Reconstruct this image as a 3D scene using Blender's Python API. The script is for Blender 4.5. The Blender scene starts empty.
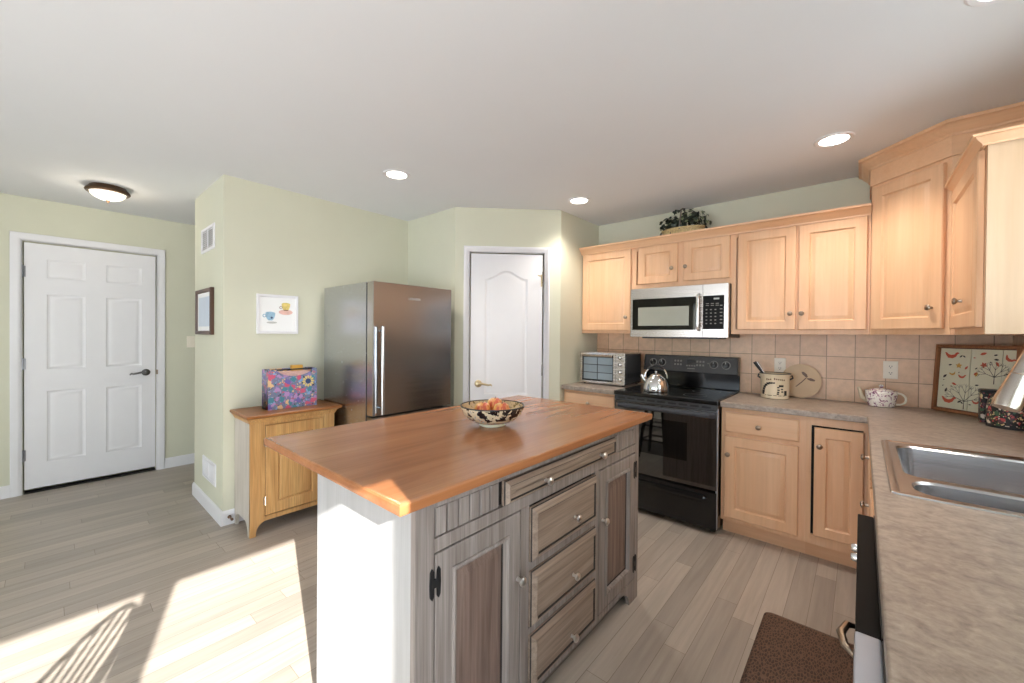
import bpy, bmesh, math, random
from mathutils import Vector, Matrix
PI = math.pi
random.seed(7)
SC = bpy.context.scene
COL = SC.collection

# ------------------------------------------------------------------ camera
cam_d = bpy.data.cameras.new('camera')
cam = bpy.data.objects.new('camera', cam_d); COL.objects.link(cam)
yaw, pitch, roll = math.radians(40.97), math.radians(-0.436), math.radians(0.47)
cr, sr = Vector((math.cos(yaw), math.sin(yaw), 0)), Vector((-math.sin(yaw), math.cos(yaw), 0))
up = Vector((0, 0, 1))
f2 = sr * math.cos(pitch) + up * math.sin(pitch)
u2 = up * math.cos(pitch) - sr * math.sin(pitch)
r3 = cr * math.cos(roll) + u2 * math.sin(roll)
u3 = u2 * math.cos(roll) - cr * math.sin(roll)
cam.matrix_world = Matrix(((r3.x, u3.x, -f2.x, 0), (r3.y, u3.y, -f2.y, 0), (r3.z, u3.z, -f2.z, 1.357), (0, 0, 0, 1)))
cam_d.sensor_width = 36.0
cam_d.lens = 402.76 / 1024 * 36.0
cam_d.shift_y = -4.0 / 1024
cam_d.clip_start = 0.02
SC.camera = cam

# ------------------------------------------------------------------ light
world = bpy.data.worlds.new('sky'); SC.world = world
world.use_nodes = True
bg = world.node_tree.nodes['Background']
bg.inputs['Color'].default_value = (0.80, 0.90, 1.0, 1)
bg.inputs['Strength'].default_value = 4.0
sun_d = bpy.data.lights.new('sun', 'SUN')
sun_d.energy = 15.0; sun_d.angle = math.radians(0.5); sun_d.color = (1.0, 0.97, 0.92)
sun = bpy.data.objects.new('sun', sun_d); COL.objects.link(sun)
sun_dir = Vector((-0.952, 0.306, -0.502)).normalized()
sun.rotation_euler = sun_dir.to_track_quat('-Z', 'Y').to_euler()
sun.location = (6, -2, 4)
vs = SC.view_settings
vs.view_transform = 'Standard'; vs.look = 'None'; vs.gamma = 1.0; vs.use_curve_mapping = False
vs.exposure = 0.34
try:
    SC.cycles.use_denoising = True
    SC.cycles.max_bounces = 10; SC.cycles.diffuse_bounces = 6; SC.cycles.glossy_bounces = 5
    SC.cycles.sample_clamp_indirect = 6.0
except Exception:
    pass

# ------------------------------------------------------------------ materials
def lin(r, g, b):
    def f(c):
        c /= 255.0
        return c / 12.92 if c <= 0.04045 else ((c + 0.055) / 1.055) ** 2.4
    return (f(r), f(g), f(b), 1.0)

class NT:
    def __init__(self, name):
        self.m = bpy.data.materials.new(name); self.m.use_nodes = True
        self.t = self.m.node_tree
        self.b = self.t.nodes['Principled BSDF']
        self.co = None
    def n(self, typ, **kw):
        nd = self.t.nodes.new(typ)
        for k, v in kw.items():
            if k in nd.inputs: nd.inputs[k].default_value = v
            else: setattr(nd, k, v)
        return nd
    def l(self, a, b): self.t.links.new(a, b)
    def coord(self):
        if self.co is None: self.co = self.n('ShaderNodeTexCoord')
        return self.co.outputs['Object']
    def mapped(self, scale, rot=(0, 0, 0), loc=(0, 0, 0)):
        mp = self.n('ShaderNodeMapping')
        mp.inputs['Scale'].default_value = scale; mp.inputs['Rotation'].default_value = rot; mp.inputs['Location'].default_value = loc
        self.l(self.coord(), mp.inputs['Vector'])
        return mp.outputs['Vector']
    def noise(self, vec, scale, detail=4, rough=0.55, dist=0.0):
        nd = self.n('ShaderNodeTexNoise', Scale=scale, Detail=detail, Roughness=rough, Distortion=dist)
        self.l(vec, nd.inputs['Vector']); return nd.outputs['Fac']
    def ramp(self, fac, stops, interp='LINEAR'):
        nd = self.n('ShaderNodeValToRGB'); cr_ = nd.color_ramp; cr_.interpolation = interp
        while len(cr_.elements) < len(stops): cr_.elements.new(0.5)
        for e, (p, c) in zip(cr_.elements, stops):
            e.position = p; e.color = c if len(c) == 4 else (*c, 1)
        self.l(fac, nd.inputs['Fac']); return nd.outputs['Color']
    def mix(self, a, b, fac, mode='MIX'):
        nd = self.n('ShaderNodeMix', data_type='RGBA', blend_type=mode)
        for s, v in ((nd.inputs[0], fac), (nd.inputs[6], a), (nd.inputs[7], b)):
            if hasattr(v, 'is_output') or isinstance(v, bpy.types.NodeSocket): self.l(v, s)
            else: s.default_value = v
        return nd.outputs[2]
    def math(self, op, a, b=0.0, c=None):
        nd = self.n('ShaderNodeMath', operation=op)
        for i, v in enumerate((a, b) if c is None else (a, b, c)):
            if isinstance(v, bpy.types.NodeSocket): self.l(v, nd.inputs[i])
            else: nd.inputs[i].default_value = v
        return nd.outputs[0]
    def base(self, c):
        if isinstance(c, bpy.types.NodeSocket): self.l(c, self.b.inputs['Base Color'])
        else: self.b.inputs['Base Color'].default_value = c
    def set(self, **kw):
        for k, v in kw.items(): self.b.inputs[k.replace('_', ' ')].default_value = v
    def bump(self, h, strength=0.2, dist=0.002):
        nd = self.n('ShaderNodeBump', Strength=strength, Distance=dist)
        self.l(h, nd.inputs['Height']); self.l(nd.outputs['Normal'], self.b.inputs['Normal'])

def plain(name, c, rough=0.5, metal=0.0, vary=0.04, vscale=6.0, **kw):
    t = NT(name)
    f = t.noise(t.coord(), vscale, 3)
    lo = tuple(x * (1 - vary) for x in c[:3]); hi = tuple(min(1, x * (1 + vary)) for x in c[:3])
    t.base(t.ramp(f, [(0.3, lo), (0.7, hi)]))
    t.set(Roughness=rough, Metallic=metal)
    for k, v in kw.items(): t.b.inputs[k.replace('_', ' ')].default_value = v
    return t.m

def wood(name, light, dark, axis='z', across=16.0, along=1.1, rough=0.4, fiber=0.25, lo=0.3, hi=0.72, coat=0.0):
    t = NT(name)
    s = [across] * 3; s['xyz'.index(axis)] = along
    v = t.mapped(tuple(s))
    f = t.noise(v, 1.0, 5, 0.6, 0.6)
    c = t.ramp(f, [(lo, dark), (hi, light)])
    s2 = [across * 9] * 3; s2['xyz'.index(axis)] = along * 3
    g = t.noise(t.mapped(tuple(s2)), 1.0, 3, 0.5)
    gr = t.ramp(g, [(0.3, (1 - fiber,) * 3), (0.65, (1, 1, 1))])
    t.base(t.mix(c, gr, 1.0, 'MULTIPLY'))
    t.set(Roughness=rough)
    if coat: t.set(Coat_Weight=coat, Coat_Roughness=0.12)
    return t.m

def metal(name, c, rough=0.25, axis=None):
    t = NT(name)
    sc = (40, 40, 40)
    if axis: s = [260.0] * 3; s['xyz'.index(axis)] = 2.0; sc = tuple(s)
    f = t.noise(t.mapped(sc), 1.0, 2)
    r = t.math('MULTIPLY_ADD', f, 0.12 if axis else 0.02, rough - (0.06 if axis else 0.01))
    t.l(r, t.b.inputs['Roughness'])
    t.base(t.ramp(f, [(0.3, tuple(x * 0.94 for x in c[:3])), (0.7, c[:3])]))
    t.set(Metallic=1.0)
    return t.m

def emit(name, c, strength):
    t = NT(name); t.base(lin(250, 248, 240)); t.set(Roughness=0.4)
    t.b.inputs['Emission Color'].default_value = c; t.b.inputs['Emission Strength'].default_value = strength
    return t.m

M = {}
M['wall'] = plain('sage_wall_paint', lin(208, 207, 187), 0.75, vary=0.015, vscale=3)
M['ceiling'] = plain('ceiling_paint', lin(224, 226, 229), 0.85, vary=0.01, vscale=2)
M['white'] = plain('white_trim_paint', lin(228, 227, 230), 0.38, vary=0.01)
M['white_plastic'] = plain('white_plastic', lin(236, 228, 212), 0.35, vary=0.01)
M['gap_shade'] = plain('painted_recess_shade', lin(30, 27, 25), 0.8)  # dark colour standing in for shade inside gaps
M['ground'] = plain('bright_bounce_ground', lin(232, 234, 238), 0.9, vary=0.05, vscale=1)  # near-white made up so the unseen ground bounces light onto the ceiling
M['maple'] = wood('light_maple', lin(236, 194, 156), lin(226, 177, 136), 'z', 9, 0.9, 0.36, 0.06)
M['maple_x'] = wood('light_maple_lengthwise', lin(236, 194, 156), lin(226, 177, 136), 'x', 9, 0.9, 0.36, 0.06)
M['maple_y'] = wood('light_maple_sideways', lin(236, 194, 156), lin(226, 177, 136), 'y', 9, 0.9, 0.36, 0.06)
M['oak'] = wood('golden_oak', lin(218, 174, 114), lin(188, 136, 80), 'z', 18, 1.4, 0.45, 0.3)
M['oak_top'] = wood('oiled_oak_top', lin(176, 116, 62), lin(140, 84, 42), 'y', 16, 1.2, 0.35, 0.2)
M['oak_side_lit'] = wood('oak_painted_sheen', lin(214, 206, 196), lin(190, 180, 168), 'z', 18, 1.4, 0.45, 0.2)  # same oak, with the light sheen on this side put into the colour
M['cherry'] = wood('reddish_brown_top_wood', lin(184, 123, 80), lin(152, 94, 56), 'y', 11, 1.0, 0.26, 0.12, coat=0.25)
M['wash'] = wood('grey_washed_wood', lin(168, 159, 154), lin(124, 113, 107), 'z', 44, 1.8, 0.5, 0.24)
M['wash_y'] = wood('grey_washed_wood_sideways', lin(168, 158, 152), lin(124, 112, 105), 'y', 44, 1.8, 0.5, 0.24)
M['wash_panel'] = wood('brown_washed_panel', lin(150, 128, 117), lin(98, 79, 70), 'z', 40, 1.5, 0.5, 0.28)
M['wash_drawer'] = wood('brown_washed_drawer', lin(172, 153, 137), lin(128, 109, 95), 'y', 40, 1.6, 0.5, 0.22)
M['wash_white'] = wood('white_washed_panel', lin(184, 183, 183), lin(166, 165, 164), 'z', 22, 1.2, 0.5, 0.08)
M['wash_edge'] = plain('dark_groove', lin(40, 35, 34), 0.7)
M['walnut'] = wood('dark_brown_wood', lin(96, 62, 44), lin(60, 36, 26), 'z', 18, 1.4, 0.4, 0.3)
M['tray_wood'] = wood('reddish_tray_wood', lin(176, 120, 80), lin(138, 86, 54), 'z', 18, 1.4, 0.5, 0.3)
M['black_wood'] = plain('black_stained_wood', lin(28, 24, 22), 0.4)
M['steel'] = metal('brushed_steel', lin(214, 206, 200), 0.26, 'x')
M['steel_v'] = metal('brushed_steel_upright', lin(196, 192, 190), 0.24, 'y')
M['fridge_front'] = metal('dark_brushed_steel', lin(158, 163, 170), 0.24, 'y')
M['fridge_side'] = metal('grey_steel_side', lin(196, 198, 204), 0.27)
M['sink'] = metal('satin_sink_steel', lin(205, 205, 208), 0.24, 'x')
M['chrome'] = metal('polished_chrome', lin(222, 222, 222), 0.1)
M['dark_nickel'] = metal('dark_nickel', lin(126, 126, 130), 0.28)
M['nickel'] = metal('brushed_nickel', lin(196, 190, 182), 0.24)
M['pewter'] = metal('dark_pewter', lin(168, 152, 136), 0.28)
M['silver_knob'] = metal('pale_silver_knob', lin(236, 232, 228), 0.3)
M['brass'] = metal('aged_brass', lin(214, 194, 158), 0.28)
M['bronze'] = metal('bronze', lin(112, 90, 72), 0.35)
M['iron'] = plain('black_iron', lin(28, 28, 30), 0.5)
M['black'] = plain('black_enamel', lin(20, 20, 21), 0.16, vary=0.02)
M['black_glass'] = plain('black_glass', lin(12, 12, 13), 0.04, vary=0.02)
M['black_panel'] = plain('black_control_panel', lin(62, 60, 60), 0.25, vary=0.02)
M['black_matte'] = plain('black_plastic', lin(24, 24, 25), 0.4)
M['grey_metal'] = plain('silver_grey_metal', lin(166, 172, 184), 0.35, 0.4)
M['dark_grey'] = plain('charcoal_plastic', lin(64, 64, 66), 0.4)
M['mw_window'] = plain('microwave_window_screen', lin(160, 160, 148), 0.16, vary=0.03)
M['oven_glass'] = plain('toaster_glass', lin(136, 148, 154), 0.12, vary=0.05)
M['mark'] = plain('pale_grey_print', lin(190, 190, 186), 0.5)
M['mark_dim'] = plain('dim_grey_print', lin(130, 126, 120), 0.5)
M['cream'] = plain('cream_glaze', lin(220, 204, 176), 0.25)
M['platter'] = plain('tan_glazed_plate', lin(206, 176, 138), 0.35, vary=0.08)
M['paint_black'] = plain('black_glaze_paint', lin(34, 34, 34), 0.4)
M['paint_brown'] = plain('brown_glaze_paint', lin(112, 86, 70), 0.4)
M['paint_red'] = plain('red_glaze_paint', lin(196, 92, 66), 0.4)
M['paint_ochre'] = plain('ochre_glaze_paint', lin(206, 160, 70), 0.4)
M['tile_cream'] = plain('cream_painted_tile', lin(222, 222, 198), 0.3, vary=0.03)
M['paper'] = plain('white_paper', lin(240, 240, 240), 0.6, vary=0.01)
M['paint_blue'] = plain('pale_blue_paint', lin(150, 184, 206), 0.6, vary=0.2, vscale=60)
M['paint_pink'] = plain('pale_pink_paint', lin(226, 184, 174), 0.6, vary=0.12, vscale=60)
M['paint_yellow'] = plain('soft_yellow_paint', lin(222, 200, 118), 0.6, vary=0.2, vscale=60)
M['paint_navy'] = plain('dark_blue_paint', lin(52, 70, 110), 0.6)
M['paint_plum'] = plain('plum_paint', lin(120, 70, 72), 0.6)
M['wicker'] = plain('tan_wicker', lin(196, 172, 122), 0.6, vary=0.25, vscale=90)
M['leaf_dark'] = plain('dark_ivy_leaf', lin(34, 44, 34), 0.45, vary=0.4, vscale=40)
M['leaf_pale'] = plain('pale_ivy_leaf', lin(128, 138, 104), 0.5, vary=0.3, vscale=40)
M['twig'] = plain('grey_twig', lin(120, 110, 104), 0.6)
M['bulb'] = emit('glowing_lens', (1, 0.95, 0.86, 1), 9.0)
M['dome'] = emit('glowing_frosted_dome', (1, 0.90, 0.74, 1), 0.75)

def mat_floor():
    t = NT('grey_brown_plank_floor')
    sp = t.n('ShaderNodeSeparateXYZ'); t.l(t.coord(), sp.inputs[0])
    W = 0.092
    row = t.math('FLOOR', t.math('DIVIDE', sp.outputs['X'], W))
    wn = t.n('ShaderNodeTexWhiteNoise', noise_dimensions='1D'); t.l(row, wn.inputs['W'])
    ysh = t.math('MULTIPLY_ADD', wn.outputs['Value'], 3.7, sp.outputs['Y'])
    cb = t.n('ShaderNodeCombineXYZ'); t.l(ysh, cb.inputs['X']); t.l(sp.outputs['X'], cb.inputs['Y'])
    br = t.n('ShaderNodeTexBrick', offset=0.0, squash=1.0)
    br.inputs['Scale'].default_value = 1.0; br.inputs['Brick Width'].default_value = 1.05; br.inputs['Row Height'].default_value = W
    br.inputs['Mortar Size'].default_value = 0.0011; br.inputs['Mortar Smooth'].default_value = 0.3; br.inputs['Bias'].default_value = 0.0
    br.inputs['Color1'].default_value = lin(184, 173, 161); br.inputs['Color2'].default_value = lin(161, 151, 141)
    br.inputs['Mortar'].default_value = lin(120, 108, 96)
    t.l(cb.outputs[0], br.inputs['Vector'])
    wv = t.math('MULTIPLY', wn.outputs['Value'], 40.0)
    cb2 = t.n('ShaderNodeCombineXYZ'); t.l(sp.outputs['X'], cb2.inputs['X']); t.l(t.math('MULTIPLY_ADD', sp.outputs['Y'], 0.05, wv), cb2.inputs['Y'])
    f = t.noise(cb2.outputs[0], 34.0, 5, 0.6, 0.4)
    g = t.ramp(f, [(0.25, (0.78, 0.77, 0.76)), (0.7, (1.06, 1.05, 1.04))])
    t.base(t.mix(br.outputs['Color'], g, 1.0, 'MULTIPLY'))
    t.set(Roughness=0.36)
    t.bump(br.outputs['Fac'], -0.25, 0.001)
    return t.m
M['floor'] = mat_floor()

def mat_tile(axis):
    t = NT('stone_backsplash_tile_' + axis)
    sp = t.n('ShaderNodeSeparateXYZ'); t.l(t.coord(), sp.inputs[0])
    cb = t.n('ShaderNodeCombineXYZ')
    t.l(t.math('ADD', sp.outputs['X' if axis == 'x' else 'Y'], 20 * 0.155 + 0.023 if axis == 'x' else 20 * 0.155), cb.inputs['X'])
    t.l(t.math('ADD', sp.outputs['Z'], -0.909), cb.inputs['Y'])
    br = t.n('ShaderNodeTexBrick', offset=0.0, squash=1.0)
    br.inputs['Scale'].default_value = 1.0; br.inputs['Brick Width'].default_value = 0.1545; br.inputs['Row Height'].default_value = 0.1555
    br.inputs['Mortar Size'].default_value = 0.003; br.inputs['Mortar Smooth'].default_value = 0.4
    br.inputs['Color1'].default_value = lin(234, 199, 166); br.inputs['Color2'].default_value = lin(220, 183, 150)
    br.inputs['Mortar'].default_value = lin(166, 134, 110)
    t.l(cb.outputs[0], br.inputs['Vector'])
    f = t.noise(t.coord(), 22, 6, 0.65)
    g = t.ramp(f, [(0.3, (0.86, 0.85, 0.84)), (0.7, (1.05, 1.05, 1.05))])
    t.base(t.mix(br.outputs['Color'], g, 1.0, 'MULTIPLY'))
    t.set(Roughness=0.35)
    t.bump(br.outputs['Fac'], -0.5, 0.002)
    return t.m
M['tile_x'] = mat_tile('x'); M['tile_y'] = mat_tile('y')

def mat_counter():
    t = NT('mottled_stone_laminate')
    f = t.noise(t.mapped((17, 22, 22)), 1.6, 7, 0.68, 0.5)
    g = t.noise(t.coord(), 70, 4, 0.6)
    c = t.ramp(f, [(0.3, lin(128, 113, 104)), (0.5, lin(160, 145, 132)), (0.72, lin(182, 167, 153))])
    d = t.ramp(g, [(0.3, (0.84, 0.83, 0.82)), (0.62, (1.03, 1.03, 1.03))])
    t.base(t.mix(c, d, 1.0, 'MULTIPLY')); t.set(Roughness=0.33)
    return t.m
M['counter'] = mat_counter()

def mat_mat():
    t = NT('brown_embossed_mat')
    v = t.n('ShaderNodeTexVoronoi', Scale=1.0, feature='DISTANCE_TO_EDGE'); t.l(t.mapped((110, 44, 20), (0, 0, 0.5)), v.inputs['Vector'])
    c = t.ramp(v.outputs['Distance'], [(0.02, lin(104, 78, 64)), (0.2, lin(52, 35, 28))])
    t.base(c); t.set(Roughness=0.42); t.bump(v.outputs['Distance'], 0.5, 0.003)
    return t.m
M['mat'] = mat_mat()

def mat_floral(name, scale, cols, bgc, petals=0.36, rough=0.4):
    t = NT(name)
    nz = t.n('ShaderNodeTexNoise', Scale=scale * 1.6, Detail=3.0); t.l(t.coord(), nz.inputs['Vector'])
    wv = t.n('ShaderNodeVectorMath', operation='MULTIPLY_ADD'); wv.inputs[1].default_value = (0.9 / scale,) * 3
    t.l(nz.outputs['Color'], wv.inputs[0]); t.l(t.coord(), wv.inputs[2]); vec = wv.outputs[0]
    v = t.n('ShaderNodeTexVoronoi', Scale=scale); t.l(vec, v.inputs['Vector'])
    sep = t.n('ShaderNodeSeparateColor'); t.l(v.outputs['Color'], sep.inputs[0])
    n_ = len(cols)
    c = t.ramp(sep.outputs[0], [(i / n_, k) for i, k in enumerate(cols)], 'CONSTANT')
    v2 = t.n('ShaderNodeTexVoronoi', Scale=scale * 2.7); t.l(vec, v2.inputs['Vector'])
    sep2 = t.n('ShaderNodeSeparateColor'); t.l(v2.outputs['Color'], sep2.inputs[0])
    c2 = t.ramp(sep2.outputs[1], [(i / n_, k) for i, k in enumerate(cols[::-1])], 'CONSTANT')
    inner = t.ramp(v.outputs['Distance'], [(0.0, (1, 1, 1)), (petals, (0, 0, 0))], 'CONSTANT')
    d2 = t.ramp(v2.outputs['Distance'], [(0.0, (1, 1, 1)), (0.42, (0, 0, 0))], 'CONSTANT')
    base = t.mix(bgc, c2, d2)
    t.base(t.mix(base, c, inner)); t.set(Roughness=rough)
    return t.m
M['floral_box'] = mat_floral('bright_floral_print', 25, [lin(112, 100, 172), lin(74, 134, 150), lin(204, 90, 120), lin(140, 126, 190), lin(58, 66, 80), lin(130, 166, 206), lin(180, 140, 190), lin(222, 186, 140)], lin(120, 124, 150), 0.46)
M['floral_black'] = mat_floral('dark_floral_print', 34, [lin(190, 80, 84), lin(222, 200, 150), lin(60, 96, 70), lin(226, 214, 200), lin(90, 60, 70)], lin(26, 26, 28), 0.34)
def mat_blotch(name, bgc, stops, scale, rough=0.3, stretch=(1, 1, 1)):
    t = NT(name); f = t.noise(t.mapped(stretch), scale, 3, 0.6, 0.6)
    t.base(t.ramp(f, [(0.0, bgc)] + stops, 'CONSTANT')); t.set(Roughness=rough)
    return t.m
M['bowl_out'] = mat_blotch('cream_bowl_with_dark_leaves', lin(26, 28, 36), [(0.47, lin(222, 206, 176)), (0.60, lin(176, 190, 186)), (0.63, lin(206, 130, 84)), (0.67, lin(40, 46, 58))], 19, 0.16)
M['bowl_in'] = mat_blotch('cream_bowl_inside', lin(60, 54, 40), [(0.4, lin(214, 190, 150)), (0.62, lin(140, 120, 70))], 30, 0.2)
M['teapot'] = mat_blotch('white_china_with_purple_sprigs', lin(110, 60, 92), [(0.40, lin(188, 150, 172)), (0.45, lin(240, 236, 230))], 62, 0.14)
M['apple'] = mat_blotch('red_and_yellow_apple_skin', lin(230, 190, 110), [(0.40, lin(226, 150, 90)), (0.5, lin(210, 100, 70))], 22, 0.3)

# ------------------------------------------------------------------ mesh builder
class Fr:
    """Local frame: u along a horizontal direction, v up, n = u x Z outwards."""
    def __init__(self, o, u):
        self.o = Vector(o); self.u = Vector((u[0], u[1], 0)).normalized(); self.v = Vector((0, 0, 1)); self.n = self.u.cross(self.v)
    def p(self, u, v, n=0.0): return self.o + self.u * u + self.v * v + self.n * n
    def mat(self):
        return Matrix(((self.u.x, self.v.x, self.n.x, self.o.x), (self.u.y, self.v.y, self.n.y, self.o.y), (self.u.z, self.v.z, self.n.z, self.o.z), (0, 0, 0, 1)))
    def at(self, u, v, n=0.0):
        m = self.mat().copy(); m.translation = self.p(u, v, n); return m

class MB:
    def __init__(self): self.v = []; self.f = []; self.mi = []
    def add(self, vs, fs, m=None, mi=0):
        k = len(self.v)
        self.mi += list(mi) if isinstance(mi, (list, tuple)) else [mi] * len(fs)
        for p in vs:
            p = Vector(p); self.v.append(m @ p if m else p)
        self.f += [tuple(i + k for i in f) for f in fs]
        return self
    def rings(self, loops, cap0=True, cap1=True, closed=True, dark=()):
        n = len(loops[0]); vs = [p for L in loops for p in L]; fs = []; mi = []
        for i in range(len(loops) - 1):
            for j in range(n if closed else n - 1):
                a, b = i * n + j, i * n + (j + 1) % n
                fs.append((a, b, b + n, a + n)); mi.append(1 if i in dark else 0)
        if cap0: fs.append(tuple(range(n - 1, -1, -1))); mi.append(0)
        if cap1: fs.append(tuple((len(loops) - 1) * n + j for j in range(n))); mi.append(0)
        return self.add(vs, fs, None, mi)
    def box(self, x0, x1, y0, y1, z0, z1, b=0.0, m=None):
        if b <= 0:
            vs = [(x, y, z) for x in (x0, x1) for y in (y0, y1) for z in (z0, z1)]
            return self.add(vs, [(0, 1, 3, 2), (4, 6, 7, 5), (0, 4, 5, 1), (2, 3, 7, 6), (0, 2, 6, 4), (1, 5, 7, 3)], m)
        bm = bmesh.new(); bmesh.ops.create_cube(bm, size=1.0)
        for v in bm.verts:
            v.co = Vector(((x0 + x1) / 2 + v.co.x * (x1 - x0), (y0 + y1) / 2 + v.co.y * (y1 - y0), (z0 + z1) / 2 + v.co.z * (z1 - z0)))
        bmesh.ops.bevel(bm, geom=bm.edges[:], offset=b, segments=2, affect='EDGES', profile=0.6)
        bm.verts.index_update()
        self.add([v.co.copy() for v in bm.verts], [tuple(v.index for v in f.verts) for f in bm.faces], m); bm.free()
        return self
    def fbox(self, F, u0, u1, v0, v1, n0, n1, b=0.0): return self.box(u0, u1, v0, v1, n0, n1, b, F.mat())
    def lathe(self, prof, m=None, seg=28, cap0=True, cap1=True):
        loops = [[Vector((r * math.cos(2 * PI * k / seg), r * math.sin(2 * PI * k / seg), z)) for k in range(seg)] for r, z in prof]
        if m: loops = [[m @ p for p in L] for L in loops]
        return self.rings(loops, cap0, cap1)
    def tube(self, path, rad, seg=10, cap=True):
        pts = [Vector(p) for p in path]; n = len(pts)
        rads = rad if isinstance(rad, (list, tuple)) else [rad] * n
        loops = []; prev = None
        for i, p in enumerate(pts):
            d = (pts[min(i + 1, n - 1)] - pts[max(i - 1, 0)]).normalized()
            if prev is None:
                a = Vector((0, 0, 1)) if abs(d.z) < 0.9 else Vector((1, 0, 0))
                x = d.cross(a).normalized()
            else: x = (prev - d * prev.dot(d)).normalized()
            prev = x; y = d.cross(x)
            loops.append([p + (x * math.cos(2 * PI * k / seg) + y * math.sin(2 * PI * k / seg)) * rads[i] for k in range(seg)])
        return self.rings(loops, cap, cap)
    def prism(self, poly, z0, z1):
        return self.rings([[Vector((x, y, z0)) for x, y in poly], [Vector((x, y, z1)) for x, y in poly]])
    def extr(self, poly, a, b):
        """poly: list of 3D points, swept from offset a to offset b."""
        a, b = Vector(a), Vector(b)
        return self.rings([[Vector(p) + a for p in poly], [Vector(p) + b for p in poly]])
    def build(self, name, mat, parent=None, loc=None, smooth=True):
        base = Vector(loc) if loc is not None else Vector((0, 0, 0))
        if parent is not None:
            base = Vector((0, 0, 0)); q = parent
            while q is not None: base += Vector(q.location); q = q.parent
        me = bpy.data.meshes.new(name)
        me.from_pydata([tuple(v - base) for v in self.v], [], self.f)
        if any(self.mi) and len(self.mi) == len(me.polygons): me.polygons.foreach_set('material_index', self.mi)
        bm = bmesh.new(); bm.from_mesh(me)
        bmesh.ops.remove_doubles(bm, verts=bm.verts[:], dist=1e-6)
        bmesh.ops.recalc_face_normals(bm, faces=bm.faces[:])
        for f in bm.faces: f.smooth = smooth
        for e in bm.edges:
            if len(e.link_faces) == 2 and e.calc_face_angle(0) > math.radians(32): e.smooth = False
        bm.to_mesh(me); bm.free()
        for q_ in (mat if isinstance(mat, (list, tuple)) else [mat]): me.materials.append(M[q_] if isinstance(q_, str) else q_)
        o = bpy.data.objects.new(name, me); COL.objects.link(o)
        if parent is not None: o.parent = parent
        else: o.location = base
        if smooth and len(me.polygons) < 1500:
            wn = o.modifiers.new('face_weighted_shading', 'WEIGHTED_NORMAL'); wn.keep_sharp = True; wn.weight = 60
        return o

def tag(o, label=None, cat=None, group=None, kind=None):
    if label: o['label'] = label
    if cat: o['category'] = cat
    if group: o['group'] = group
    if kind: o['kind'] = kind
    return o
def thing(name, label, cat, loc=(0, 0, 0), group=None, kind=None):
    o = bpy.data.objects.new(name, None); COL.objects.link(o)
    o.location = loc; o.empty_display_size = 0.1
    return tag(o, label, cat, group, kind)
def struct(name, mb, mat, label, cat): return tag(mb.build(name, mat), label, cat, kind='structure')
def copy_thing(root, delta=(0, 0, 0)):
    r = root.copy(); COL.objects.link(r); r.location = Vector(root.location) + Vector(delta)
    for ch in root.children:
        c = ch.copy(); COL.objects.link(c); c.parent = r
        for g in ch.children:
            d = g.copy(); COL.objects.link(d); d.parent = c
    return r

def rect(F, u0, u1, v0, v1, i, n): return [F.p(u0 + i, v0 + i, n), F.p(u1 - i, v0 + i, n), F.p(u1 - i, v1 - i, n), F.p(u0 + i, v1 - i, n)]
def raised(mb, F, u0, u1, v0, v1, t, st, n0=0.0, field=0.032):
    """A raised-panel door or drawer front."""
    seq = [(0, 0), (0, t - 0.004), (0.004, t), (st, t), (st + 0.003, t - 0.006), (st + 0.008, t - 0.011), (st + 0.012, t - 0.011), (st + field * 0.75, t - 0.0055), (st + field, t - 0.0025), (st + field + 0.002, t - 0.0025)]
    return mb.rings([rect(F, u0, u1, v0, v1, i, n0 + n) for i, n in seq])
def slab_front(mb, F, u0, u1, v0, v1, t, n0=0.0, edge=0.012):
    seq = [(0, 0), (0, t - 0.007), (edge * 0.4, t - 0.005), (edge * 0.7, t - 0.001), (edge, t)]
    return mb.rings([rect(F, u0, u1, v0, v1, i, n0 + n) for i, n in seq])
KNOB = [(0.0075, 0), (0.0065, 0.008), (0.006, 0.014), (0.012, 0.018), (0.0155, 0.023), (0.015, 0.027), (0.010, 0.031), (0.002, 0.0325)]
def knob(F, u, v, n, parent, mat='pewter', s=1.0, name='knob'):
    return MB().lathe([(r * s, z * s) for r, z in KNOB], F.at(u, v, n), 18).build(name, mat, parent)

# ------------------------------------------------------------------ room shell
D, R, L, E, H = 3.638, 0.665, -3.368, -5.211, 2.456
YR = -3.3
struct('floor', MB().box(E - 0.12, R + 0.12, YR - 0.12, D + 0.12, -0.1, 0), 'floor', 'grey-brown plank floor', 'floor')
struct('ceiling', MB().box(E - 0.12, R + 0.12, YR - 0.12, D + 0.12, H, H + 0.1), 'ceiling', 'flat white painted ceiling', 'ceiling')
struct('ground', MB().box(-40, 40, -40, 40, -0.35, -0.25), 'ground', 'ground outside the house', 'ground')
struct('wall_back', MB().box(-2.134, R + 0.12, D, D + 0.12, 0, H), 'wall', 'sage green wall behind the range', 'wall')
struct('wall_sun_block', MB().box(5.6, 6.6, -0.45, 4.5, -0.25, 6.5), 'white_plastic', 'added unseen wall outside that keeps sun off the sink window', 'wall')  # unseen block added outside to stop sun entering the sink window opening
w = MB()
w.box(R, R + 0.12, 0.098, 1.42, 0, H).box(R, R + 0.12, 2.22, D, 0, H).box(R, R + 0.12, 1.42, 2.22, 0, 1.08).box(R, R + 0.12, 1.42, 2.22, 2.1, H).box(R, R + 0.12, -0.785, -0.692, 0, H).box(R, R + 0.12, YR - 0.12, -1.66, 0, H)
w.box(R, R + 0.12, -0.692, 0.098, 1.885, H).box(R, R + 0.12, -1.66, -0.785, 1.885, H)
struct('wall_right', w, 'wall', 'sage green wall behind the sink', 'wall')
struct('wall_return', MB().box(-2.134, -2.014, 2.969, D, 0, H), 'wall', 'short sage green wall left of the toaster oven', 'wall')
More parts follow.
